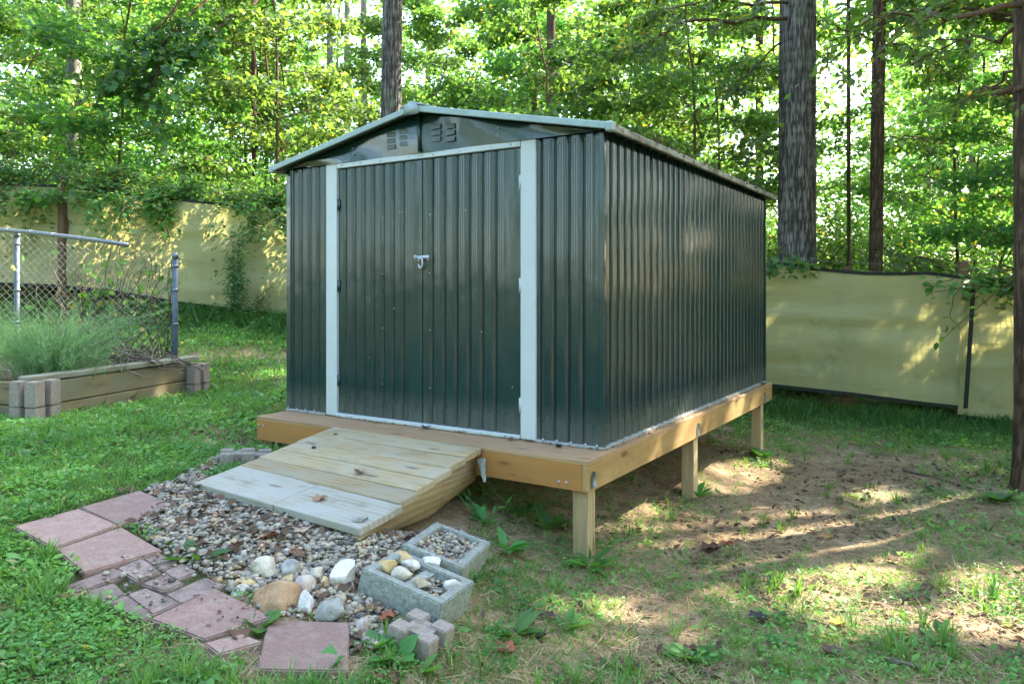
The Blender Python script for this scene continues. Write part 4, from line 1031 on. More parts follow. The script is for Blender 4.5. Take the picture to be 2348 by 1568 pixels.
# understorey trees, nearest first
UT = []
for (x, y, k, s) in [(-6.6,12.4,0,.95),(-4.3,13.2,1,.9),(.9,12.4,0,.95),(2.0,13.6,2,1.15),(3.2,12.2,1,.85),(4.1,14.4,0,1.05),(7.6,12.2,2,1.1),(9.0,14.6,1,1.0),(-9.4,13.6,2,1.2),
                     (-5.3,16.4,1,1.0),(2.2,17.4,0,1.15),(6.4,17.0,1,1.05),(-6.4,17.8,0,1.2),(11.4,18.2,0,1.1),(-10.5,18.4,1,1.05),(.2,20.5,1,1.1),(-1.6,21.2,2,1.3),(-1.75,17.6,0,.95),(-3.7,22.5,1,1.15),(4.6,22.0,2,1.5),
                     (13.8,22.5,1,1.15),(-13.5,22.5,0,1.2),(-8.6,23.5,1,1.2)]:
    UT.append(place('understorey_tree', UND[k], x + G_.normal(0, .2), y, lab('slim young tree', x, y), 'tree', 'young trees in the wood', s))
# shrubs hugging the outside of the screen
for (x, dy, k, s, li) in [(-8.4,.7,2,1.0,0),(-7.2,.8,0,.95,0),(-6.1,.7,2,.9,0),(-5.0,.75,1,1.1,0),(-4.1,.7,2,.82,0),(-3.1,.8,0,.9,0),(-2.0,.9,2,.8,0),(-6.8,2.0,2,1.15,1),(-5.2,2.1,0,1.15,1),(-3.6,2.2,2,1.05,1),(-2.2,2.2,0,1.1,1),
                          (.2,2.0,1,1.2,2),(1.6,1.6,0,1.0,2),(3.0,1.6,2,.72,2),(4.1,1.2,1,.85,3),(5.3,1.1,0,.62,3),(6.5,1.2,2,.55,3),(7.8,1.4,1,.9,3),(5.0,3.2,0,.9,3),(6.9,3.4,1,1.1,3),(8.7,3.6,0,1.1,3),(3.4,4.0,2,.8,2),(10.4,4.5,2,.9,3),
                          (-9.6,3.0,0,1.2,1),(-.7,3.0,2,.9,2),(1.2,5.2,0,1.1,2),(6.0,6.5,2,.9,3),(9.8,7.5,0,1.2,3),(-5.8,5.2,2,1.1,1),(-8.6,6.0,0,1.3,1)]:
    place('shrub', SHR[k], x, fence_y(x) + dy, lab('leafy bush', x, float(fence_y(x)) + dy), 'bush', 'bushes of the wood', s, names=('stem', 'foliage'))
# taller trees deeper in the wood
for (x, y, k, s) in [(-12,26,0,1),(-16.5,30,1,1),(1.6,27,1,1),(5.8,29,0,1),(15.5,28,0,1.1),(19,33,1,1),(8,36,0,1.1),(-11.5,37,1,1.05),(-20,38,0,1.1),(1.0,38,0,1.0),(22,40,0,1.1),(-9.2,38,0,1.0),(-3.9,36,1,1.05),(17,22,0,.9),(-17,23,1,.9)]:
    place('forest_tree', FAR[k], x, y, lab('pale tall tree', x, y), 'tree', 'tall trees deep in the wood', s)

# single trunks the photograph shows
for (x, y, k, s) in [(-9.5,16,0,1.5),(-6.9,15,1,1.5),(-4.2,15.6,2,1.2),(-1.9,14.6,0,1.3),(.6,15.5,1,1.6),(3.0,15,2,1.2),(5.4,14.6,0,1.4),(7.9,15.6,2,1.3),(10.4,15.2,0,1.5),(-11.6,21,2,1.6),(-8.2,20,0,1.8),(-5.2,19.2,1,1.9),(-2.0,18.6,2,1.5),(1.4,19,0,1.8),(4.4,18.8,1,2.0),(7.4,19.4,2,1.6),(10.6,20,0,1.8),(13.6,19,1,1.9),(-3.6,24,0,2.1),(2.2,24.6,2,1.9),(7.8,24.6,0,2.1),(12,25,2,2),(-9,26,2,2),(16,25,0,2.1)]:
    place('shrub', SHR[k], x, y, lab('bushy undergrowth clump', x, y), 'bush', 'bushes of the wood', s, names=('stem', 'foliage'))
def big_trunk(name, X0, X1, Ybase, d, H, lean, label, bark, ridges=.018, nseg=72, taper=.22, crown=None, cat='tree'):
    p = at((X0 + X1) / 2, Ybase, d); r = (X1 - X0) / 2 * d / F; zb = gz(p.x, p.y)
    t = empty(name, (p.x, p.y, zb), label, cat)
    zs = np.r_[np.linspace(-.3, 7.5, 150 if ridges else 30), np.linspace(7.8, H, 14)]; th = np.arange(nseg + 1) / nseg * 2 * np.pi
    TH, ZZ = np.meshgrid(th, zs); rr = r * (1 - taper * np.clip(ZZ, 0, H) / 7.5 * .5); rr = np.maximum(rr, r * .25) * (1 + .35 * np.exp(-np.maximum(ZZ + .1, 0) / .3))
    k = nseg / 3.2
    wig = vnoise(np.cos(TH) * 3 + 5, ZZ * 1.3 + np.sin(TH) * 3, 4) * 1.2
    a = np.abs(vnoise(np.mod(TH, 2 * np.pi) * k / 2 + wig, ZZ * 6.5 + np.floor(TH * k) * 0, 6) - .5) * 2
    a[:, -1] = a[:, 0]; rr = rr + ridges * (a - .4) if ridges else rr
    cx_ = lean[0] * ZZ; cy_ = lean[1] * ZZ
    b = MB(); Gd = np.stack([cx_ + rr * np.cos(TH), cy_ + rr * np.sin(TH), ZZ], -1)
    n0, m0 = Gd.shape[:2]; ii = np.arange(n0 - 1)[:, None] * m0 + np.arange(m0 - 1)[None]
    b.add(Gd.reshape(-1, 3), np.stack([ii, ii + 1, ii + m0 + 1, ii + m0], -1).reshape(-1, 4), tint=np.clip(a, 0, 1).ravel())
    b.build('trunk', M[bark], t, True)
    return t, r
t1, r1 = big_trunk('oak_tree', 1783, 1868, 600, 10.9, 19, (.004, .0), 'stout grey barked oak trunk right of the shed, behind the screen', 'bark', .020, 128)
t2, _ = big_trunk('slender_tree', 1989, 2019, 612, 11.3, 13, (.014, 0), 'slender straight brown trunk right of the stout oak', 'bark_brown', .006, 36)
t3, _ = big_trunk('edge_tree', 2334, 2420, 1125, 5.75, 12, (.001, .01), 'brown trunk at the right edge of the yard, in front of the screen', 'bark_brown', .010, 48)
t4, _ = big_trunk('oak_tree', 867, 915, 560, 11.6, 19, (.012, 0), 'dark ridged oak trunk rising behind the shed roof peak', 'bark', .018)
t5, _ = big_trunk('pale_tree', 155, 188, 470, 16.5, 18, (-.006, 0), 'pale barked trunk high in the wood above the left fence', 'bark_pale', .010, 40)
for (a, b_, yb, d, tl) in [(826, 842, 560, 24, 'pale thin trunk just left of the dark oak behind the roof'), (786, 802, 560, 27, 'pale thin trunk in the bright sky gap, second left of the dark oak'), (750, 766, 560, 25, 'pale thin trunk leftmost in the bright sky gap above the roof'),
                          (1214, 1230, 520, 20, 'slim brown trunk half hidden by leaves above the long roof slope'), (1250, 1272, 520, 18, 'reddish trunk in the leaves above the long roof slope'), (2334, 2346, 640, 12.5, 'dark trunk behind the right end of the screen'),
                          (1942, 1951, 600, 13, 'dark little trunk between the stout oak and the slender one'), (1732, 1752, 560, 19, 'grey trunk just left of the stout oak'), (578, 590, 500, 15, 'thin dark trunk above the left end of the roof'), (2225, 2236, 600, 23, 'grey trunk above the right screen post')]:
    big_trunk('woodland_tree', a, b_, yb, d, 16, (G_.normal(0, .003), 0), tl, 'bark_pale' if d > 22 else 'bark_brown', 0, 14)
def sprays(tree, items, lsize, per, mat, tpl=OVAL, twig='bark_brown', names=('branch', 'crown')):
    """leafy side branches: items of (world points, radius)"""
    pos, ld = [], []; o = Vector(tree.location); g = G_
    for pts, r in items:
        tb = MB()
        P = np.array([tuple(q) for q in pts]); t = np.linspace(0, 1, len(P)); tt = np.linspace(0, 1, 12)
        P = np.stack([np.interp(tt, t, P[:, k]) for k in range(3)], -1); P[1:-1] += g.normal(0, .03, (10, 3))
        tb.tube(P, r * (1 - .8 * tt) + .002, 7)
        L = np.linalg.norm(P[-1] - P[0]); dd = (P[-1] - P[0]) / L; side = np.cross(dd, [0, 0, 1]); side /= np.linalg.norm(side) + 1e-9
        for j in range(int(10 * L / 1.2)):
            f = g.uniform(.2, 1); q = np.array([np.interp(f, tt, P[:, k]) for k in range(3)]); sg = g.choice([-1, 1])
            d2 = dd * .5 + side * sg * g.uniform(.4, 1) + [0, 0, g.normal(-.15, .3)]; l2 = g.uniform(.25, .7)
            s_ = np.linspace(0, 1, 4)[:, None]; tb.tube(q + s_ * d2 * l2 - s_ ** 2 * [0, 0, .08], .005 * (1 - .8 * s_[:, 0]) + .001, 4, cap=False)
            m = per; c = g.uniform(.15, 1.05, m)[:, None]; pos.append(q + c * d2 * l2 - c ** 2 * [0, 0, .08] + g.normal(0, lsize * .6, (m, 3)) * [1, 1, .5]); ld.append(d2 + g.normal(0, .6, (m, 3)))
        tb.build(names[0], M[twig], tree, True, world=True)
    pos = np.concatenate(pos) - np.array(o); ld = np.concatenate(ld); n = len(pos); ld[:, 2] -= .3
    leaf_obj(names[1], M[mat], [leaf_arrays(tpl, pos, ld, rdir(g, n, .4), lsize * g.uniform(.6, 1.2, n), tints(g, n, .05))], tree)
sprays(t3, [([at(2346, 12, 5.75), at(2240, 26, 5.6), at(2130, 52, 5.5), at(2080, 36, 5.45), at(1990, 33, 5.4)], .022), ([at(2348, 60, 5.75), at(2260, 90, 6.1), at(2180, 110, 6.5), at(2080, 95, 6.8)], .016),
            ([at(2348, 205, 5.75), at(2290, 215, 5.7), at(2268, 205, 5.65)], .022), ([at(2348, -60, 5.75), at(2250, -30, 6.6), at(2150, 10, 7.3), at(2060, 20, 7.8)], .02), ([at(2348, 150, 5.8), at(2290, 180, 6.6), at(2230, 215, 7.2)], .014),
            ([at(2360, 560, 5.8), at(2330, 600, 6.2), at(2300, 625, 6.4)], .010), ([at(2360, 620, 5.8), at(2335, 640, 6.0), at(2315, 655, 6.1)], .008)], .075, 15, 'leaf_tree')
sprays(t2, [([at(2004, 100, 11.3), at(2080, 105, 11.2), at(2200, 190, 11.1)], .02), ([at(2004, 95, 11.3), at(1930, 70, 11.4), at(1880, 40, 11.5)], .018), ([at(2004, 320, 11.3), at(2090, 310, 11.0), at(2170, 330, 10.8)], .012), ([at(2004, 240, 11.3), at(1930, 260, 11.1), at(1900, 250, 11.0)], .012),
            ([at(2004, 560, 11.3), at(2070, 590, 10.2), at(2130, 596, 9.9)], .012)], .095, 18, 'leaf_tree')
sprays(t1, [([at(1800, 90, 10.9), at(1700, 190, 10.7), at(1640, 230, 10.6)], .016), ([at(1800, 300, 10.9), at(1740, 320, 10.4), at(1680, 350, 10.2)], .012), ([at(1800, 560, 10.9), at(1770, 575, 10.4), at(1740, 590, 10.2)], .010), ([at(1850, 120, 10.9), at(1900, 130, 10.6), at(1950, 170, 10.4)], .012),
            ([at(1825, 40, 10.9), at(1560, 60, 9.6), at(1420, 120, 9.3)], .03), ([at(1825, 10, 10.9), at(1640, 0, 10.0), at(1480, 30, 9.6)], .025)], .10, 18, 'leaf_tree')

sprays(t5, [([at(640, -40, 13), at(560, 30, 12.4), at(480, 70, 12), at(455, 150, 11.8)], .03), ([at(500, -40, 12.6), at(420, 60, 11.9), at(350, 190, 11.6)], .02), ([at(420, -30, 12.2), at(370, 110, 11.7), at(330, 260, 11.5)], .016), ([at(450, -30, 12), at(300, 120, 11.6), at(235, 225, 11.4)], .016)], .135, 16, 'leaf_dark', LOBED)
# ------------------------------------------------------------------ canopy put between sun and yard for shade, leaves cut away over light patches
sd = np.array(sdir)
def patch(X, Y, rx, w=None, cloth=False): 
    q = fpt(X, Y) if cloth else gp(X, Y); return (np.array(q), rx)
GAPS = [patch(1790,1250,.26), patch(1900,1265,.24), patch(1690,1275,.20), patch(1980,1250,.16), patch(1850,1310,.20), patch(1960,1320,.13), patch(2050,1130,.17), patch(2140,1160,.15), patch(2210,1150,.12), patch(1690,1085,.16), patch(1640,1110,.13), patch(1745,1058,.12),
        patch(2320,1340,.15), patch(2300,1370,.12), patch(1720,1300,.22), patch(1640,1260,.2), patch(1840,1200,.2), patch(2000,1190,.14), patch(1780,1360,.12), patch(2280,1420,.1), patch(1990,1420,.08), patch(1350,1380,.08), patch(1560,1200,.14), patch(1500,1230,.10), patch(2020,960,.2), patch(2060,1000,.16),
        patch(2080,715,.13,cloth=True), patch(2110,770,.12,cloth=True), patch(2050,745,.08,cloth=True), patch(2140,800,.08,cloth=True), patch(1945,860,.06,cloth=True), patch(2080,880,.08,cloth=True), patch(2280,770,.10,cloth=True),
        patch(560,500,.18,cloth=True), patch(530,540,.16,cloth=True), patch(600,520,.13,cloth=True), patch(480,560,.12,cloth=True), patch(640,505,.10,cloth=True), patch(180,445,.18,cloth=True), patch(440,600,.08,cloth=True),
        (np.array(suv(.09, 1.35, -.09)), .10), (np.array(suv(.09, 1.7, -.09)), .07), (np.array(suv(.09, .55, -.09)), .07), (np.array(suv(.09, 2.3, -.09)), .06), (np.array([-3.05, 6.85, .6]), .035), (np.array([-3.1, 6.6, .55]), .03),
        (np.array([-2.2, 8.0, .6]), .16), (np.array([-2.6, 7.6, .55]), .12)]
CTREES = [(7.4,7.2,.16,13),(10.5,4.4,.18,14),(10.2,9.4,.17,14),(13.6,7.2,.2,16),(13.2,11.6,.18,15),(16.5,9.6,.2,17),(8.3,11.0,.13,12),(17.5,14.2,.2,17),(5.9,3.6,.14,12),(9.2,13.0,.15,13.5),(21,12,.22,19)]
def gap_ok(Pw):
    keep = np.ones(len(Pw), bool)
    for c, r in GAPS:
        r = r * (1.0 if c[1] > fence_y(c[0]) - .4 else 1.35)
        v = Pw - c; t = v @ sd; d = np.linalg.norm(v - t[:, None] * sd, axis=1)
        keep &= ~((t > .2) & (d < r + .10))
    return keep
for ci, (x, y, r0, H) in enumerate(CTREES):
    g = np.random.default_rng(300 + ci)
    tm, lm = limb_tree(g, H, r0, H * .42, 30, 3.9, 7000, .23, OVAL, bark='bark_brown', bend=.08, lean=.04)
    t = empty('canopy_tree', (x, y, gz(x, y)), 'tall shade tree right of the yard, crown cut open for light patches, mostly outside the picture', 'tree', 'shade trees right of the yard')
    link('trunk', tm, t)
    co_ = np.zeros(len(lm.vertices) * 3, np.float32); lm.vertices.foreach_get('co', co_); co_ = co_.reshape(-1, 6, 3); tn = np.zeros(len(lm.vertices), np.float32); lm.attributes['tint'].data.foreach_get('value', tn); tn = tn.reshape(-1, 6)
    k = gap_ok(co_.mean(1) + np.array(t.location)); co_, tn = co_[k], tn[k]; n = len(co_)
    q, _ = clean(OVAL[1]); bpy.data.meshes.remove(lm)
    link('crown', np_mesh('crown', co_.reshape(-1, 3), [(q[None] + (np.arange(n) * 6)[:, None, None]).reshape(-1, 4)], M['leaf_tree'], False, {'tint': tn.ravel()}), t)
for (x, y, k, s) in [(8.2,8.8,0,.8),(9.6,8.2,1,1.1),(11,10.2,0,1.2),(12,7.4,2,1.0),(8.9,6.0,1,.9),(10.4,5.6,0,1.0),(13.6,9.4,2,1.1),(10,12.6,2,.9)]:
    place('shrub', SHR[k], x, y, lab('leafy bush right of the yard', x, y), 'bush', 'bushes of the wood', s, names=('stem', 'foliage'))
for (x, y, k, s) in [(-11.5,9.5,0,1.1),(-13.5,12.5,1,1.1),(-16,10,0,1.2),(-12.4,16,2,1.3),(-16,17,1,1.2),(-19,14,0,1.3),(-20,20,1,1.3),(-24,26,0,1.5),(22,13,0,1.0),(24,18,1,1.1),(20,20,0,1.2),(18,26,1,1.3),(24,28,0,1.4)]:
    place('understorey_tree', UND[k], x, y, 'leafy tree where the wood runs on beyond the picture edge', 'tree', 'trees of the wood beyond the picture', s)
# trees on the near side of the yard, seen only mirrored in the paint
for (x, y, k, s) in [(-9, -4, 1, 1.2), (-4, -9, 0, 1.3), (3, -10, 1, 1.2), (9, -6, 0, 1.3), (12, 0, 1, 1.2), (8.6, .8, 0, 1.0), (-14, 2, 1, 1.3), (15, -9, 1, 1.5), (-11, 7, 0, 1.0), (9.4,7.2,2,1.0), (10.6,9.2,2,1.05), (11.6,6.2,2,1.1), (12.8,8.4,0,.95), (9.7,11.2,2,1.0), (13.8,10.8,0,1.0), (14.5,5.0,0,1.1), (11.2,12.6,0,.9), (16,8,1,1.0)]:
    place('understorey_tree', UND[k], x, y, 'leafy tree on the near side of the yard, outside the picture', 'tree', 'trees on the near side of the yard', s)

# ------------------------------------------------------------------ ground cover
g = np.random.default_rng(501)
def ray_pts(n, ymin=1.75, ymax=11.4):
    """points spread so that nearer soil gets more"""
    y = ymin * (ymax / ymin) ** g.random(n); x = g.uniform(-1, 1, n) * (.74 * y + .35) ; return x, y
def allow(x, y, e=0.0, power=1.0):
    gr = greenness(x, y) ** power
    return (g.random(len(x)) < gr) & ~hard(x, y, .03) & (y < fence_y(x) + .3)
def lean_dirs(n, up=.4):
    a = g.uniform(0, 6.283, n); return np.stack([np.cos(a), np.sin(a), np.full(n, up)], -1)
# creeping broad leaves in small plants
x, y = ray_pts(46000); ok = allow(x, y, power=.9) & (fbm(x * 2.6 + 3, y * 2.6, 44, 3) + g.normal(0, .06, len(x)) > .395) & ((x < -.4) | (g.random(len(x)) < .75)); x, y = x[ok], y[ok]
sz = np.clip(.0095 + .0030 * y, .010, .034) * g.uniform(.65, 1.4, len(x)); big = g.random(len(x)) < .07; sz[big] *= 1.9
k = 7; X = np.repeat(x, k); Y = np.repeat(y, k); S = np.repeat(sz, k) * g.uniform(.7, 1.2, len(X))
A = np.repeat(g.uniform(0, 6.28, len(x)), k) + np.tile(np.arange(k), len(x)) * 2.4 + g.normal(0, .3, len(X))
D = np.stack([np.cos(A), np.sin(A), g.normal(.18, .35, len(X))], -1); rad = np.repeat(sz, k) * g.uniform(.2, 1.6, len(X))
Z = gh(X, Y) + np.repeat(g.uniform(0, .028, len(x)), k) + g.uniform(.002, .025, len(X)) * np.repeat(np.clip(greenness(x, y), .3, 1), k)
P = np.stack([X + np.cos(A) * rad, Y + np.sin(A) * rad, Z], -1)
hl = fbm(x * 1.8, y * 1.8, 61, 4); tn = np.clip(np.repeat((hl - .5) * 1.7 + .42, k) + g.normal(0, .16, len(X)), 0, .82); tn[g.random(len(X)) < .035] = 1
tag(leaf_obj('ground_cover', M['clover'], [leaf_arrays(OVAL, P, D, rdir(g, len(X), .5), S, tn)]), kind='stuff')
# grass
x, y = ray_pts(80000); ok = allow(x, y, power=.55) | ((g.random(len(x)) < .05) & ~hard(x, y)); x, y = x[ok], y[ok]
k = 3; X = np.repeat(x, k) + g.normal(0, .012, len(x) * k); Y = np.repeat(y, k) + g.normal(0, .012, len(x) * k); n = len(X)
S = np.clip(.028 + .0085 * Y, .035, .11) * g.uniform(.5, 1.4, n); rt = np.clip((X - .2) / 1.5, 0, 1); S *= 1 - .25 * rt
tn = np.clip(g.beta(2, 2, n) * .75 + rt * g.uniform(-.05, .2, n), 0, 1); tn[g.random(n) < .04 + .08 * rt] = 1
P = np.stack([X, Y, gh(X, Y) - .004], -1)
tag(leaf_obj('grass', M['grass'], [leaf_arrays(BLADE, P, lean_dirs(n, 0) * g.uniform(.3, 1.1, (n, 1)) + [0, 0, 1] * g.uniform(.3, 1.2, (n, 1)), lean_dirs(n, .3), S, tn)]), kind='stuff')
x, y = ray_pts(5200, 1.8, 9.5); ok = (g.random(len(x)) < np.clip(greenness(x, y) * .8 + .10, 0, 1)) & ~hard(x, y, .04) & (fbm(x * 3, y * 3, 47, 2) > .46); x, y = x[ok], y[ok]
k = 15; X = np.repeat(x, k); Y = np.repeat(y, k); n = len(X); a = g.uniform(0, 6.28, n); sp = g.uniform(.1, 1.0, n); hh = np.repeat(g.uniform(.05, .13, len(x)), k)
tag(leaf_obj('grass', M['grass'], [leaf_arrays(BLADE, np.stack([X + np.cos(a) * sp * .02, Y + np.sin(a) * sp * .02, gh(X, Y) - .004], -1), np.stack([np.cos(a) * sp * .9, np.sin(a) * sp * .9, np.full(n, .9)], -1), np.stack([-np.cos(a), -np.sin(a), np.full(n, .4)], -1), hh * g.uniform(.6, 1.1, n), np.clip(np.repeat(g.beta(2, 2, len(x)), k) * .8 + g.normal(0, .08, n), 0, 1))]), kind='stuff')
# crumbs of soil
x, y = ray_pts(9000, 1.8, 8); ok = (g.random(len(x)) > greenness(x, y) * 1.3) & ~hard(x, y) & (fbm(x * 4, y * 4, 49, 3) > .47) & (x > -1); x, y = x[ok][:3600], y[ok][:3600]
o = pebbles('soil_crumbs', x, y, gh(x, y) + .001, np.clip(g.lognormal(-5.3, .5, len(x)), .002, .016), 12); o.data.materials[0] = mat_plain('soil_crumb', (.26, .18, .105), .95, .1, var=.5, scale=9, bump=.4); tag(o, kind='stuff')
# dry straw and shed needles lying flat
x, y = ray_pts(90000, 1.75, 10); u, v = shed_uv(x, y)
w_ = np.clip((x + .9) / .8, 0, 1) * .85 + .22; ok = (g.random(len(x)) < w_ * np.clip(fbm(x * 2, y * 2, 71, 3) * 3 - .9, .1, 1)) & ~hard(x, y); x, y = x[ok], y[ok]; n = len(x)
tag(leaf_obj('dry_straw', M['straw'], [leaf_arrays(SLIV, np.stack([x, y, gh(x, y) + g.uniform(.002, .018, n)], -1), lean_dirs(n, 0) + g.normal(0, .12, (n, 3)), rdir(g, n, .2), g.uniform(.03, .11, n), g.beta(2, 2, n))]), kind='stuff')
# crumbled dead leaves
x, y = ray_pts(29000, 1.75, 11); ok = (g.random(len(x)) < np.clip(fbm(x * 1.4, y * 1.4, 81, 3) * 3.2 - 1.25, .05, 1)) & ~hard(x, y); x, y = x[ok], y[ok]
gx_ = g.uniform(xmin, xmax, 2600); gy_ = g.uniform(ymin, ymax, 2600); ok = inpoly(gx_, gy_, GRAVEL_P) & (fbm(gx_ * 3.5, gy_ * 3.5, 91, 3) > .50); u, v = shed_uv(gx_, gy_); ok &= ~((u > -1.6) & (u < -.5) & (v > -1.36))
n0 = len(x); x = np.r_[x, gx_[ok]]; y = np.r_[y, gy_[ok]]; n = len(x); zz = gh(x, y) + g.uniform(.003, .016, n); zz[n0:] += .016
eb = [(q_.x, q_.y) for q_ in PAVE_W['E']]; ex = g.uniform(-2.2, -.5, 6000); ey = g.uniform(2.3, 3.6, 6000); nb_ = fbm(ex * 6, ey * 6, 97, 3)
kb = (inpoly(ex, ey, BRICK_P) & (nb_ > .44)) | (inpoly(ex, ey, eb) & (nb_ > .47)); ex, ey = ex[kb][:95], ey[kb][:95]
x = np.r_[x, ex]; y = np.r_[y, ey]; zz = np.r_[zz, gh(ex, ey) + .027 + g.uniform(0, .01, len(ex))]; n = len(x)
tag(leaf_obj('leaf_litter', M['litter'], [leaf_arrays(OVAL, np.stack([x, y, zz], -1), lean_dirs(n, 0) + g.normal(0, .3, (n, 3)), rdir(g, n, .7), np.r_[g.uniform(.014, .058, n - len(ex)), g.uniform(.008, .026, len(ex))], g.beta(1.6, 2, n))]), kind='stuff')
# rank grass and seedlings at the foot of the screen
x = np.r_[g.uniform(-7.5, -1.2, 15000), g.uniform(2.6, 6.3, 11000)]; off_ = np.abs(g.normal(0, .55, len(x))); y = fence_y(x) - off_ + .15
ok = g.random(len(x)) < np.clip(fbm(x * 1.6, y * 1.6, 95, 3) * 3 - .75, .1, 1); x, y = x[ok], y[ok]; n = len(x)
S = np.where(x > 1.5, g.uniform(.07, .24, n), g.uniform(.10, .34, n)) * np.clip(1.15 - (fence_y(x) - y) * .55, .35, 1)
pa = leaf_arrays(BLADE, np.stack([x, y, gh(x, y)], -1), lean_dirs(n, 0) * .55 + [0, 0, .9], lean_dirs(n, .2), S, g.beta(2, 2, n) * .8)
m = n // 2; hz = g.random(m) * S[:m] * .9; pb = leaf_arrays(OVAL, np.stack([x[:m], y[:m], gh(x[:m], y[:m]) + hz], -1) + g.normal(0, .05, (m, 3)) * [1, 1, .3], lean_dirs(m, 0), rdir(g, m, .5), g.uniform(.03, .075, m), g.beta(2, 2, m) * .8)
tag(leaf_obj('undergrowth', M['undergrass'], [pa, pb]), kind='stuff')
# floor of the wood: low seedlings and leaves
n = 26000; y = 9.5 * (3.2 ** g.random(n)); x = g.uniform(-1, 1, n) * (.72 * y + 1); ok = y > fence_y(x) + .2; x, y = x[ok], y[ok]; n = len(x)
tag(leaf_obj('woodland_floor_plants', M['leaf_shrub'], [leaf_arrays(OVAL, np.stack([x, y, gh(x, y) + g.uniform(.02, .55, n)], -1), lean_dirs(n, -.1), rdir(g, n, .5), g.uniform(.06, .14, n), tints(g, n))]), kind='stuff')
# far edge of the wood, one mass of leaves with sky gaps
n = 210000; y = g.uniform(23, 46, n); x = g.uniform(-1, 1, n) * (.70 * y + 2); z = base_h(x, y) + g.uniform(0, 1, n) ** 1.1 * 17
Xd = CX + x / y * F; Yd = HY - (z - CAM_Z) / y * F
nz = fbm(x * .55, z * .55 + y * .1, 131, 4); dens = np.clip((nz - .36) * 5 + np.clip(1.2 - z * .25, 0, 1), 0, 1)
for (cx_, cy_, rx, ry, a) in ((760, 90, 100, 170, .75), (600, 250, 160, 120, .5), (930, 50, 50, 80, .7), (2040, 120, 90, 130, .75), (1930, 330, 60, 120, .6), (1470, 60, 60, 60, .4), (2200, 150, 90, 90, .4), (1060, 220, 120, 60, .4)):
    dens *= 1 - a * np.exp(-((Xd - cx_) / rx) ** 2 - ((Yd - cy_) / ry) ** 2)
ok = g.random(n) < dens; x, y, z = x[ok], y[ok], z[ok]; n = len(x)
tag(leaf_obj('woods_backdrop', M['leaf_far'], [leaf_arrays(OVAL, np.stack([x, y, z], -1), lean_dirs(n, -.2), rdir(g, n, .6), g.uniform(.15, .34, n), tints(g, n, .06))]), kind='stuff')

n = 26000; a = g.uniform(math.pi * 1.02, math.pi * 1.98, n); rr_ = g.uniform(13, 21, n); x = np.cos(a) * rr_ * 1.2; y = np.sin(a) * rr_; z = base_h(x, y) + g.uniform(0, 11, n)  # leaf mass added behind the camera, darkening what the shed front mirrors
ok = fbm(x * .4, z * .5, 141, 3) + .1 > .42; x, y, z = x[ok], y[ok], z[ok]; n = len(x)
tag(leaf_obj('woods_backdrop', M['leaf_tree'], [leaf_arrays(OVAL, np.stack([x, y, z], -1), lean_dirs(n, -.2), rdir(g, n, .7), g.uniform(.3, .6, n), tints(g, n, .04))]), kind='stuff')

# ------------------------------------------------------------------ feathery plant, twig heap and vines at the raised bed
fp = at(112, 805, 5.9); fp.z = .74
t = empty('feathery_bush', fp, 'soft feathery pale green plant spilling over the corner of the raised bed', 'plant')
tb = MB(); pos, dr, S, tn = [], [], [], []
for i in range(430):
    a = g.uniform(0, 6.28); r0 = abs(g.normal(0, .14)); h = g.uniform(.22, .68); out = g.uniform(.15, .78)
    tt = np.linspace(0, 1, 6); P = np.stack([np.cos(a) * (r0 + out * tt ** 1.5 * h * 1.1), np.sin(a) * (r0 + out * tt ** 1.5 * h * 1.1), tt * h * (1 - .3 * tt ** 3 * out)], -1)
    P += g.normal(0, .012, P.shape) * tt[:, None]; P[:, 0] *= 1.25
    tb.tube(P, .0022 * (1 - .7 * tt) + .0006, 3, cap=False)
    m = 64; c = g.uniform(.12, 1.03, m); q = np.stack([np.interp(c, tt, P[:, k]) for k in range(3)], -1)
    pos.append(q); dr.append(np.stack([np.cos(g.uniform(0, 6.28, m)), np.sin(g.uniform(0, 6.28, m)), g.uniform(.2, 1.3, m)], -1)); S.append(g.uniform(.022, .065, m) * (1.15 - .5 * c)); tn.append(np.clip(c * .5 + g.normal(.2, .15, m), 0, 1))
tb.build('stem', M['fennel'], t)
n = 430 * 64; leaf_obj('foliage', M['fennel'], [leaf_arrays((np.array([(-.028,0,0),(.028,0,0),(.012,1,0),(-.012,1,0)]), [(0,1,2,3)]), np.concatenate(pos), np.concatenate(dr), rdir(g, n, 1), np.concatenate(S), np.concatenate(tn))], t)
tp_ = at(285, 812, 6.55); tp_.z = .76
t = empty('twig_heap', tp_, 'heap of cut grey brown twigs lying on the raised bed', 'twigs'); 
for i in range(95):
    a = g.normal(2.75, .5); L = g.uniform(.25, .75); c0 = np.array([g.normal(0, .26), g.normal(0, .16), g.uniform(.0, .17)]); c0[2] *= math.exp(-(c0[0] / .35) ** 2)
    tt = np.linspace(0, 1, 7); d = np.array([math.cos(a), math.sin(a), g.normal(.10, .16)])
    P = c0 + np.outer(tt - .4, d) * L + np.outer(np.sin(tt * 2.5), [0, 0, g.uniform(-.02, .10)]) + g.normal(0, .006, (7, 3)); P[:, 2] = np.maximum(P[:, 2], -.015)
    b = MB(); b.tube(P, g.uniform(.003, .008) * (1 - .6 * tt), 5, tint=g.uniform(.2, .9)); b.build('twig', M['twig'], t, True)
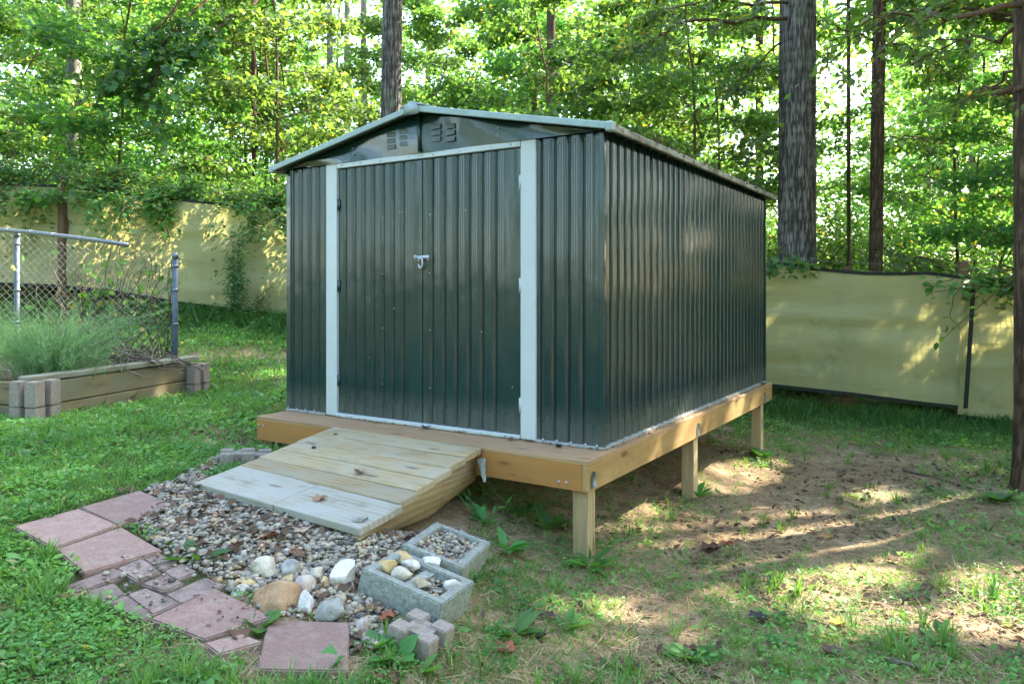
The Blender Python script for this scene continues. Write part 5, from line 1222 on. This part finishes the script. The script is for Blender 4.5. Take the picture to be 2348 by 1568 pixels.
# vines climbing the netting
vp = Vector((-3.75, 7.28, .5)); t = empty('climbing_vine', vp, 'tangle of bare grey vine stems with a few leaves on the chain link netting', 'vine')
tb = MB(); pos, ld = [], []
for i in range(84):
    s0 = max(.15, g.normal(.75, .42)); hgt = g.uniform(.6, 1.35) if i > 7 else g.uniform(1.4, 1.9); m = 14; tt = np.linspace(0, 1, m)
    s = np.maximum(.05, s0 + np.cumsum(g.normal(0, .06, m)) + .25 * (tt - .5) * g.normal()); z = .48 + tt * hgt; oo = .03 + np.cumsum(g.normal(0, .02, m)) * .8
    P = np.array([cf(a, c, o_) for a, c, o_ in zip(s, z, oo)]) - np.array(vp); tb.tube(P, g.uniform(.003, .007) * (1 - .7 * tt) + .001, 5, tint=g.uniform(0, .7))
    for _ in range(2 if i % 3 else 7): 
        c = g.uniform(.25, 1); q = np.array([np.interp(c, tt, P[:, k]) for k in range(3)]); pos.append(q + g.normal(0, .03, 3)); ld.append(g.normal(0, 1, 3) + [0, -.5, -.4])
tb.build('stem', M['twig'], t, True); n = len(pos)
leaf_obj('foliage', M['leaf_vine'], [leaf_arrays(LOBED, np.array(pos), np.array(ld), g.normal(0, .6, (n, 3)) + [0, -.9, .7], g.uniform(.04, .085, n), tints(g, n, .06))], t)
def creeper(label, X, Y, w_, h_, d_off, nst, nl, size, seed, mat='leaf_vine', tpl=OVAL, up=1, cat='vine', name='creeper'):
    """leafy growth against the screen: starts at (X,Y) on the cloth and spreads up (1) or hangs (-1)"""
    g = np.random.default_rng(seed); o = fpt(X, Y); o.y -= d_off; t = empty(name, o, label, cat); tb = MB(); pos, ld = [], []
    for i in range(nst):
        m = 9; tt = np.linspace(0, 1, m); x0 = g.uniform(-.25, .25) * w_ if up > 0 else g.uniform(-.5, .5) * w_
        P = np.stack([x0 + np.cumsum(g.normal(0, .03, m)) + g.normal(0, .35) * w_ * tt, -.03 - np.abs(np.cumsum(g.normal(0, .02, m))), up * tt * h_ * g.uniform(.45, 1.05)], -1)
        tb.tube(P, .004 * (1 - .7 * tt) + .0015, 4); c = g.uniform(.02, 1, nl); q = np.stack([np.interp(c, tt, P[:, k]) for k in range(3)], -1)
        pos.append(q + g.normal(0, size * .7, (nl, 3)) * [1, .6, .8]); ld.append(np.stack([g.choice([-1, 1], nl) * g.uniform(.4, 1, nl), -g.uniform(0, .7, nl), g.normal(-.25, .35, nl)], -1))
    tb.build('stem', M['bark_brown'], t, True); P = np.concatenate(pos); n = len(P)
    leaf_obj('foliage', M[mat], [leaf_arrays(tpl, P, np.concatenate(ld), g.normal(0, .4, (n, 3)) + [0, -.6, .8], size * g.uniform(.6, 1.25, n), tints(g, n, .06))], t)
creeper('narrow leafy sapling growing against the left screen beside the shed', 552, 712, .26, 1.22, .16, 8, 80, .075, 1, 'leaf_dark', LONG, name='sapling', cat='sapling')
creeper('low leafy stems at the foot of the left screen next to the shed', 605, 715, .35, .38, .14, 6, 22, .07, 2, 'leaf_vine', LONG, name='sapling', cat='sapling')
creeper('dark vine hanging down the screen at the far left', 60, 428, .5, .85, .08, 7, 34, .075, 3, 'leaf_tree', OVAL, -1)
creeper('vine spilling over the screen top just right of the brown post', 215, 440, .8, .34, .08, 8, 26, .07, 4, 'leaf_vine', OVAL, -1)
creeper('thick leafy vine bulging over the screen top above the broken rail', 325, 448, .9, .55, .10, 14, 50, .08, 5, 'leaf_vine', OVAL, -1)
creeper('thin vine fringe along the screen top left of the shed', 520, 470, 1.3, .13, .08, 9, 18, .065, 6, 'leaf_vine', OVAL, -1)
creeper('leafy vine hanging beside the left wall edge of the shed', 640, 484, .5, .42, .10, 9, 36, .075, 7, 'leaf_tree', OVAL, -1)
creeper('vine tuft at the screen top beside the shed and stout oak', 1790, 604, .5, .12, .08, 7, 20, .085, 8, 'leaf_tree', OVAL, -1)
creeper('vine leaves over the right screen post with yellow leaves', 2235, 640, .7, .16, .10, 10, 20, .10, 9, 'leaf_vine', OVAL, -1)
creeper('vine of round leaves hanging at the right screen corner', 2318, 650, .3, .16, .10, 6, 12, .10, 10, 'leaf_tree', OVAL, -1)
for k, (X, w_, h_, lab) in enumerate([(30, 1.6, .5, 'mound of vine leaves on the screen top at the far left'), (250, 1.6, .5, 'mound of vine leaves on the screen top right of the brown post'), (430, 1.6, .38, 'mound of vine leaves on the screen top in the middle of the left run'), (600, 1.2, .32, 'mound of vine leaves on the screen top beside the shed')]):
    creeper(lab, X, 425 + X * .085, w_, h_, -.10, 20, 46, .075, 20 + k, 'leaf_vine', OVAL, 1)
# bare twisted vine on the right seam
b = MB(); p0 = fpt(2216, 640); tt = np.linspace(0, 1, 16)
t = empty('bare_vine', p0, 'thin bare vine looping down the screen beside the black seam', 'vine')
b.tube(np.stack([-.02 - .19 * np.sin(tt * 3.0) ** .8 + .02 * np.sin(tt * 17), -.06 - .02 * np.sin(tt * 9), -.68 * tt], -1), .0045 * (1 - .5 * tt), 6); b.tube(np.stack([.0 + .20 * tt, -.06 + 0 * tt, .02 - .32 * tt], -1), .006, 6); b.tube(np.stack([.02 - .12 * tt, -.07 + 0 * tt, .08 - .33 * tt], -1), .005, 6)
b.build('stem', M['bark_brown'], t, True)

# ------------------------------------------------------------------ single weeds
def weed(X, Y, label, nl, L, up, tpl=LONG, mat='weed', seed=0, stems=0, ctr=None, wide=1.0):
    g = np.random.default_rng(700 + seed); o = ctr or gp(X, Y); t = empty('weed', o, label, 'weed')
    a = np.arange(nl) * 2.4 + g.normal(0, .3, nl); e = up + g.normal(0, .25, nl)
    D = np.stack([np.cos(a), np.sin(a), e], -1); N = np.stack([-np.cos(a) * .5, -np.sin(a) * .5, np.ones(nl)], -1) + g.normal(0, .2, (nl, 3)); S = L * g.uniform(.6, 1.1, nl)
    T, f = tpl; T = T * [1.35 * wide, 1, 1]
    parts = leaf_arrays((T, f), np.stack([np.cos(a) * .012, np.sin(a) * .012, np.full(nl, .006)], -1), D, N, S, np.clip(g.beta(2, 2, nl), 0, .8))
    o_ = leaf_obj('leaves', M[mat], [parts], t)
    if stems:
        tb = MB(); pos, dr = [], []
        for i in range(stems):
            h = L * g.uniform(1.2, 2.2); tt = np.linspace(0, 1, 6); P = np.stack([g.normal(0, .05) * tt * 3 + g.normal(0, .02), g.normal(0, .05) * tt * 3, tt * h], -1); tb.tube(P, .0028 * (1 - .5 * tt), 4)
            for c in np.linspace(.25, 1, 7): pos.append([np.interp(c, tt, P[:, k]) for k in range(3)]); dr.append(g.normal(0, 1, 3) + [0, 0, .5])
        tb.build('stem', M['weed'], t, True); n = len(pos)
        leaf_obj('stem_leaves', M[mat], [leaf_arrays(LONG, np.array(pos), np.array(dr), rdir(g, n, .5), L * .45 * g.uniform(.6, 1.1, n), g.beta(2, 2, n) * .8)], t)
for k, a in enumerate([
 (268, 930, 'bright dandelion like weed at the foot of the raised bed front board', 11, .20, .9), (437, 905, 'broad leaved weed in front of the far corner blocks of the bed', 9, .17, .45, OVAL), (1352, 1300, 'long leaved weed at the foot of the front corner post', 11, .17, .35),
 (1258, 1218, 'upright green dock under the platform left of the corner post', 10, .14, 1.1), (1108, 1200, 'leggy weed under the platform beside the gravel filled cinder block', 8, .13, .7, LONG, 'weed', 0, 5), (1198, 1185, 'tall thin weed under the middle of the front rim', 6, .12, .8, LONG, 'weed', 0, 4),
 (455, 1288, 'pale long leaved weed sprouting out of the gravel', 5, .13, .45), (855, 1487, 'broad leaved plantain beside the square pink paver', 7, .10, .4, OVAL), (905, 1510, 'broad leaved plantain in front of the slotted corner block', 8, .12, .3, OVAL),
 (960, 1545, 'narrow green weed below the slotted corner block', 6, .11, .8), (745, 1535, 'small weed at the front edge of the square pink paver', 7, .08, .6, OVAL), (597, 1440, 'weed growing between the broken paver and the square pink paver', 7, .09, .6, OVAL),
 (1160, 1262, 'spreading weed at the right end of the cinder block', 11, .15, .35), (1600, 1140, 'fine leaved weed at the foot of the middle side post', 12, .13, .9), (1745, 1050, 'pale leafy weed at the foot of the rear side post', 14, .12, .8, OVAL),
 (2290, 1150, 'big leaved weed at the base of the right edge trunk', 14, .13, .6, OVAL), (1775, 1420, 'flat rosette weed on the bare soil right of centre', 9, 0.072, .12, OVAL), (2150, 1455, 'tufted weed on the soil near the lower right corner', 11, 0.085, .8),
 (1180, 1455, 'leafy rosette weed in the straw below the cinder block', 10, .12, .25), (1300, 1440, 'leafy rosette weed in the grass below the corner post', 11, .12, .25), (1800, 1480, 'dark rosette weed left of the red brown leaf', 9, 0.078, .15, OVAL), (1580, 1510, 'large leaved weed at the bottom middle of the yard', 10, .13, .3, OVAL),
 (170, 950, 'small weed at the foot of the near corner blocks', 8, .12, .8, OVAL), (60, 930, 'weed beside the left board of the raised bed', 8, .12, .8)]):
    if len(a) == 6: a = a + (LONG,)
    if len(a) == 7: a = a + ('weed',)
    X, Y, lab, nl, L, up, tpl, mat = a[:8]; weed(X, Y, lab, nl, L, up, tpl, mat, k, a[9] if len(a) > 9 else 0)

# ------------------------------------------------------------------ fallen leaves, each one
LM = {c: mat_leaf(c + '_dead_leaf', tuple(k * .55 for k in v), v, None, .12, .7, (1.1, 1, .8), .2) for c, v in {'brown': (.17, .095, .055), 'dark': (.055, .042, .045), 'purple': (.16, .085, .080), 'orange': (.40, .19, .07), 'red': (.30, .085, .05), 'tan': (.46, .31, .16), 'yellow': (.46, .34, .07), 'cream': (.52, .42, .27)}.items()}
def dead_leaf(p, kind, L, label, seed, curl=.5, n=Vector((0, 0, 1))):
    g = np.random.default_rng(seed); T, f = LOBED; q, tr = clean(f); V = T.copy() * [.95, 1, 1]; V[:, 1] -= .45
    V += g.normal(0, .03, V.shape); r = np.hypot(V[:, 0], V[:, 1]); V[:, 2] = V[:, 2] * 1.2 + curl * (np.abs(V[:, 0]) ** 1.5) * g.uniform(.5, 1.2) + curl * .7 * np.sign(V[:, 1]) * np.maximum(V[:, 1], 0) ** 1.4 + g.normal(0, .04, len(V)) * curl
    V[:, 2] -= V[:, 2].min(); V *= L; me = np_mesh('fallen_leaf', V, [q, tr], LM[kind], False, {'tint': np.clip(g.normal(.45, .2, len(V)), 0, .8)})
    o = link('fallen_leaf', me, None, p); o.rotation_mode = 'QUATERNION'; o.rotation_quaternion = n.to_track_quat('Z', 'Y') @ Matrix.Rotation(g.uniform(0, 6.28), 3, 'Z').to_quaternion()
    tag(o, label, 'leaf', 'fallen leaves')
for k, (X, Y, kind, L, lab) in enumerate([
 (84,1026,'purple',.085,'purple brown fallen leaf in the left lawn above the path'), (113,1084,'dark',.075,'blackish fallen leaf in the left lawn below the purple brown one'), (180,1370,'orange',.09,'bright orange fallen leaf at the grey brick paver edge'), (118,1388,'purple',.07,'dull purple leaf left of the bright orange leaf'),
 (325,1476,'purple',.075,'reddish purple leaf in the grass below the littered pink paver'), (413,1018,'red',.055,'small red leaf in the lawn left of the ramp'), (1158,1500,'orange',.085,'orange tan leaf standing in straw below the cinder blocks'), (1232,1462,'dark',.085,'black leaf in the grass right of the slotted corner block'),
 (1737,1423,'dark',.09,'black curled leaf on bare soil at lower right'), (1918,1438,'yellow',.085,'yellow tan leaf on bare soil at lower right'), (1905,1502,'purple',.09,'dark red brown leaf near the lower right bottom'), (1632,1262,'brown',.13,'brown leaf clump on soil right of the corner post'), (1665,1250,'red',.10,'red brown leaf behind the brown leaf clump'),
 (1897,1235,'orange',.085,'orange leaf in the sunlit soil patch'), (1868,1222,'tan',.085,'tan leaf at the back of the sunlit soil patch'), (1770,1335,'dark',.09,'dark leaf at the front edge of the sunlit patch'), (545,1468,'brown',.09,'curled brown leaf between the littered and the square pink paver'), (690,1232,'cream',.075,'cream leaf below the ramp foot'),
 (622,1240,'red',.06,'small red leaf on the middle of the gravel'), (688,1285,'brown',.085,'reddish brown leaf on the gravel above the grey rock'), (712,1416,'red',.06,'red leaf by the flat grey rock'), (886,1432,'orange',.062,'orange dead leaf leaning on the slotted corner block'), (870,1556,'red',.07,'dark red leaf at the bottom edge of the picture'), (905,1570,'brown',.07,'brown leaf at the bottom edge beside the dark red one'),
 (1310,1212,'tan',.085,'pinkish tan leaf under the platform by the corner post'), (2100,1385,'brown',.09,'brown leaf on the soil towards the right edge'), (1445,1535,'purple',.08,'purple leaf in the grass at bottom middle'), (1385,1515,'tan',.06,'tan leaf in the grass at bottom middle'), (480,965,'tan',.08,'tan oak leaf below the raised bed blocks'), (318,948,'cream',.13,'pale cream oak leaf at the foot of the bed board'),
 (2050,1290,'brown',.09,'brown leaf on shaded soil right of the sunlit patch'), (1255,1420,'purple',.075,'purplish leaf near the black leaf by the cinder blocks')]):
    p = gp(X, Y); on_gravel = bool(inpoly(np.array([p.x]), np.array([p.y]), GRAVEL_P)[0]); dead_leaf(p + Vector((0, 0, .022 if on_gravel else .012)), kind, L, lab, 900 + k, .55)
RQ = Matrix.Rotation(SH_RZ, 3, 'Z'); nrm = (RQ @ Vector((0, -.10, 1))).normalized()
def on_ramp(t, s): return P0 + RQ @ rp(t, s) + Vector((0, 0, .003))
dead_leaf(on_ramp(.55, .64), 'brown', .07, 'curled brown leaf on the middle of the ramp planks', 960, .9, nrm); dead_leaf(on_ramp(.86, .66), 'tan', .075, 'tan curled leaf on the grey foot plank of the ramp', 961, .5, nrm)
dead_leaf(on_ramp(.12, .12), 'dark', .035, 'tiny dark leaf on the top ramp plank', 962, .5, nrm); dead_leaf(on_ramp(.36, .17), 'dark', .035, 'tiny dark leaf near the left side of the ramp', 963, .5, nrm)
dead_leaf(suv(-1.2, -.05, .002), 'dark', .06, 'dark crumpled leaf at the door sill', 964, .9); dead_leaf(suv(-.55, -.06, .002), 'brown', .055, 'brown leaf at the foot of the right door jamb', 965, .9); dead_leaf(suv(-.22, -.08, .002), 'dark', .05, 'dark leaf on the plywood near the corner', 966, .7)
dead_leaf(suv(.05, 3.3, .004), 'brown', .07, 'brown leaf at the far end of the side rim', 967, .8)
tag(link('rock', rock_mesh('rock', .06, .04, .02, RM['grey'], 140, 5), None, on_ramp(.94, .955) + Vector((0, 0, .006))), 'flat grey pebble on the near corner of the ramp foot', 'rock', 'rocks along the gravel edge')
# twigs lying about
for k, (X, Y, X2, Y2, r_, lab) in enumerate([(2070,1080,2260,1130,.010,'long thin stick on the shaded soil at right'), (1740,1375,1960,1455,.006,'bent twig across the bare soil at lower right'), (350,1175,410,1165,.004,'thin twig lying across the far pink paver'), (1700,1175,1760,1170,.006,'short stick behind the sunlit patch'), (2040,1520,2130,1548,.012,'thick stick at the lower right bottom'), (1480,1100,1512,1075,.004,'thin dry stalk leaning by the corner post')]):
    a, b_ = gp(X, Y), gp(X2, Y2); tt = np.linspace(0, 1, 10); P = np.array([tuple(a.lerp(b_, q)) for q in tt]); P[:, 2] = gh(P[:, 0], P[:, 1]) + r_ + .006 + (.0 if k != 2 else .03); P[:, 0] += np.sin(tt * 5 + k) * .02
    b = MB(); b.tube(P - P[0], r_ * (1 - .5 * tt), 6, tint=.5); tag(link('stick', b.mesh('stick', M['twig'], True), None, P[0]), lab, 'stick')
# debris on the eave
n = 420; v = g.uniform(-.05, 3.5, n); P = np.array([tuple(suv(.086 + .012 * g.normal(), q, 1.735 + .030 + g.uniform(-.03, .006))) for q in v])
tag(leaf_obj('eave_litter', M['litter'], [leaf_arrays(OVAL, P, lean_dirs(n, 0) + g.normal(0, .4, (n, 3)), rdir(g, n, 1), g.uniform(.012, .04, n), g.beta(1.6, 2, n))]), kind='stuff')
n = 260; u = np.r_[g.uniform(-2.5, .05, 150), np.full(110, .045)]; v = np.r_[g.normal(-.035, .012, 150), g.uniform(0, 3.5, 110)]; P = np.array([tuple(suv(a, b_, .004 + g.uniform(0, .008))) for a, b_ in zip(u, v)])
tag(leaf_obj('sill_litter', M['litter'], [leaf_arrays(OVAL, P, lean_dirs(n, 0), rdir(g, n, .6), g.uniform(.008, .025, n), g.beta(1.6, 2, n))]), kind='stuff')
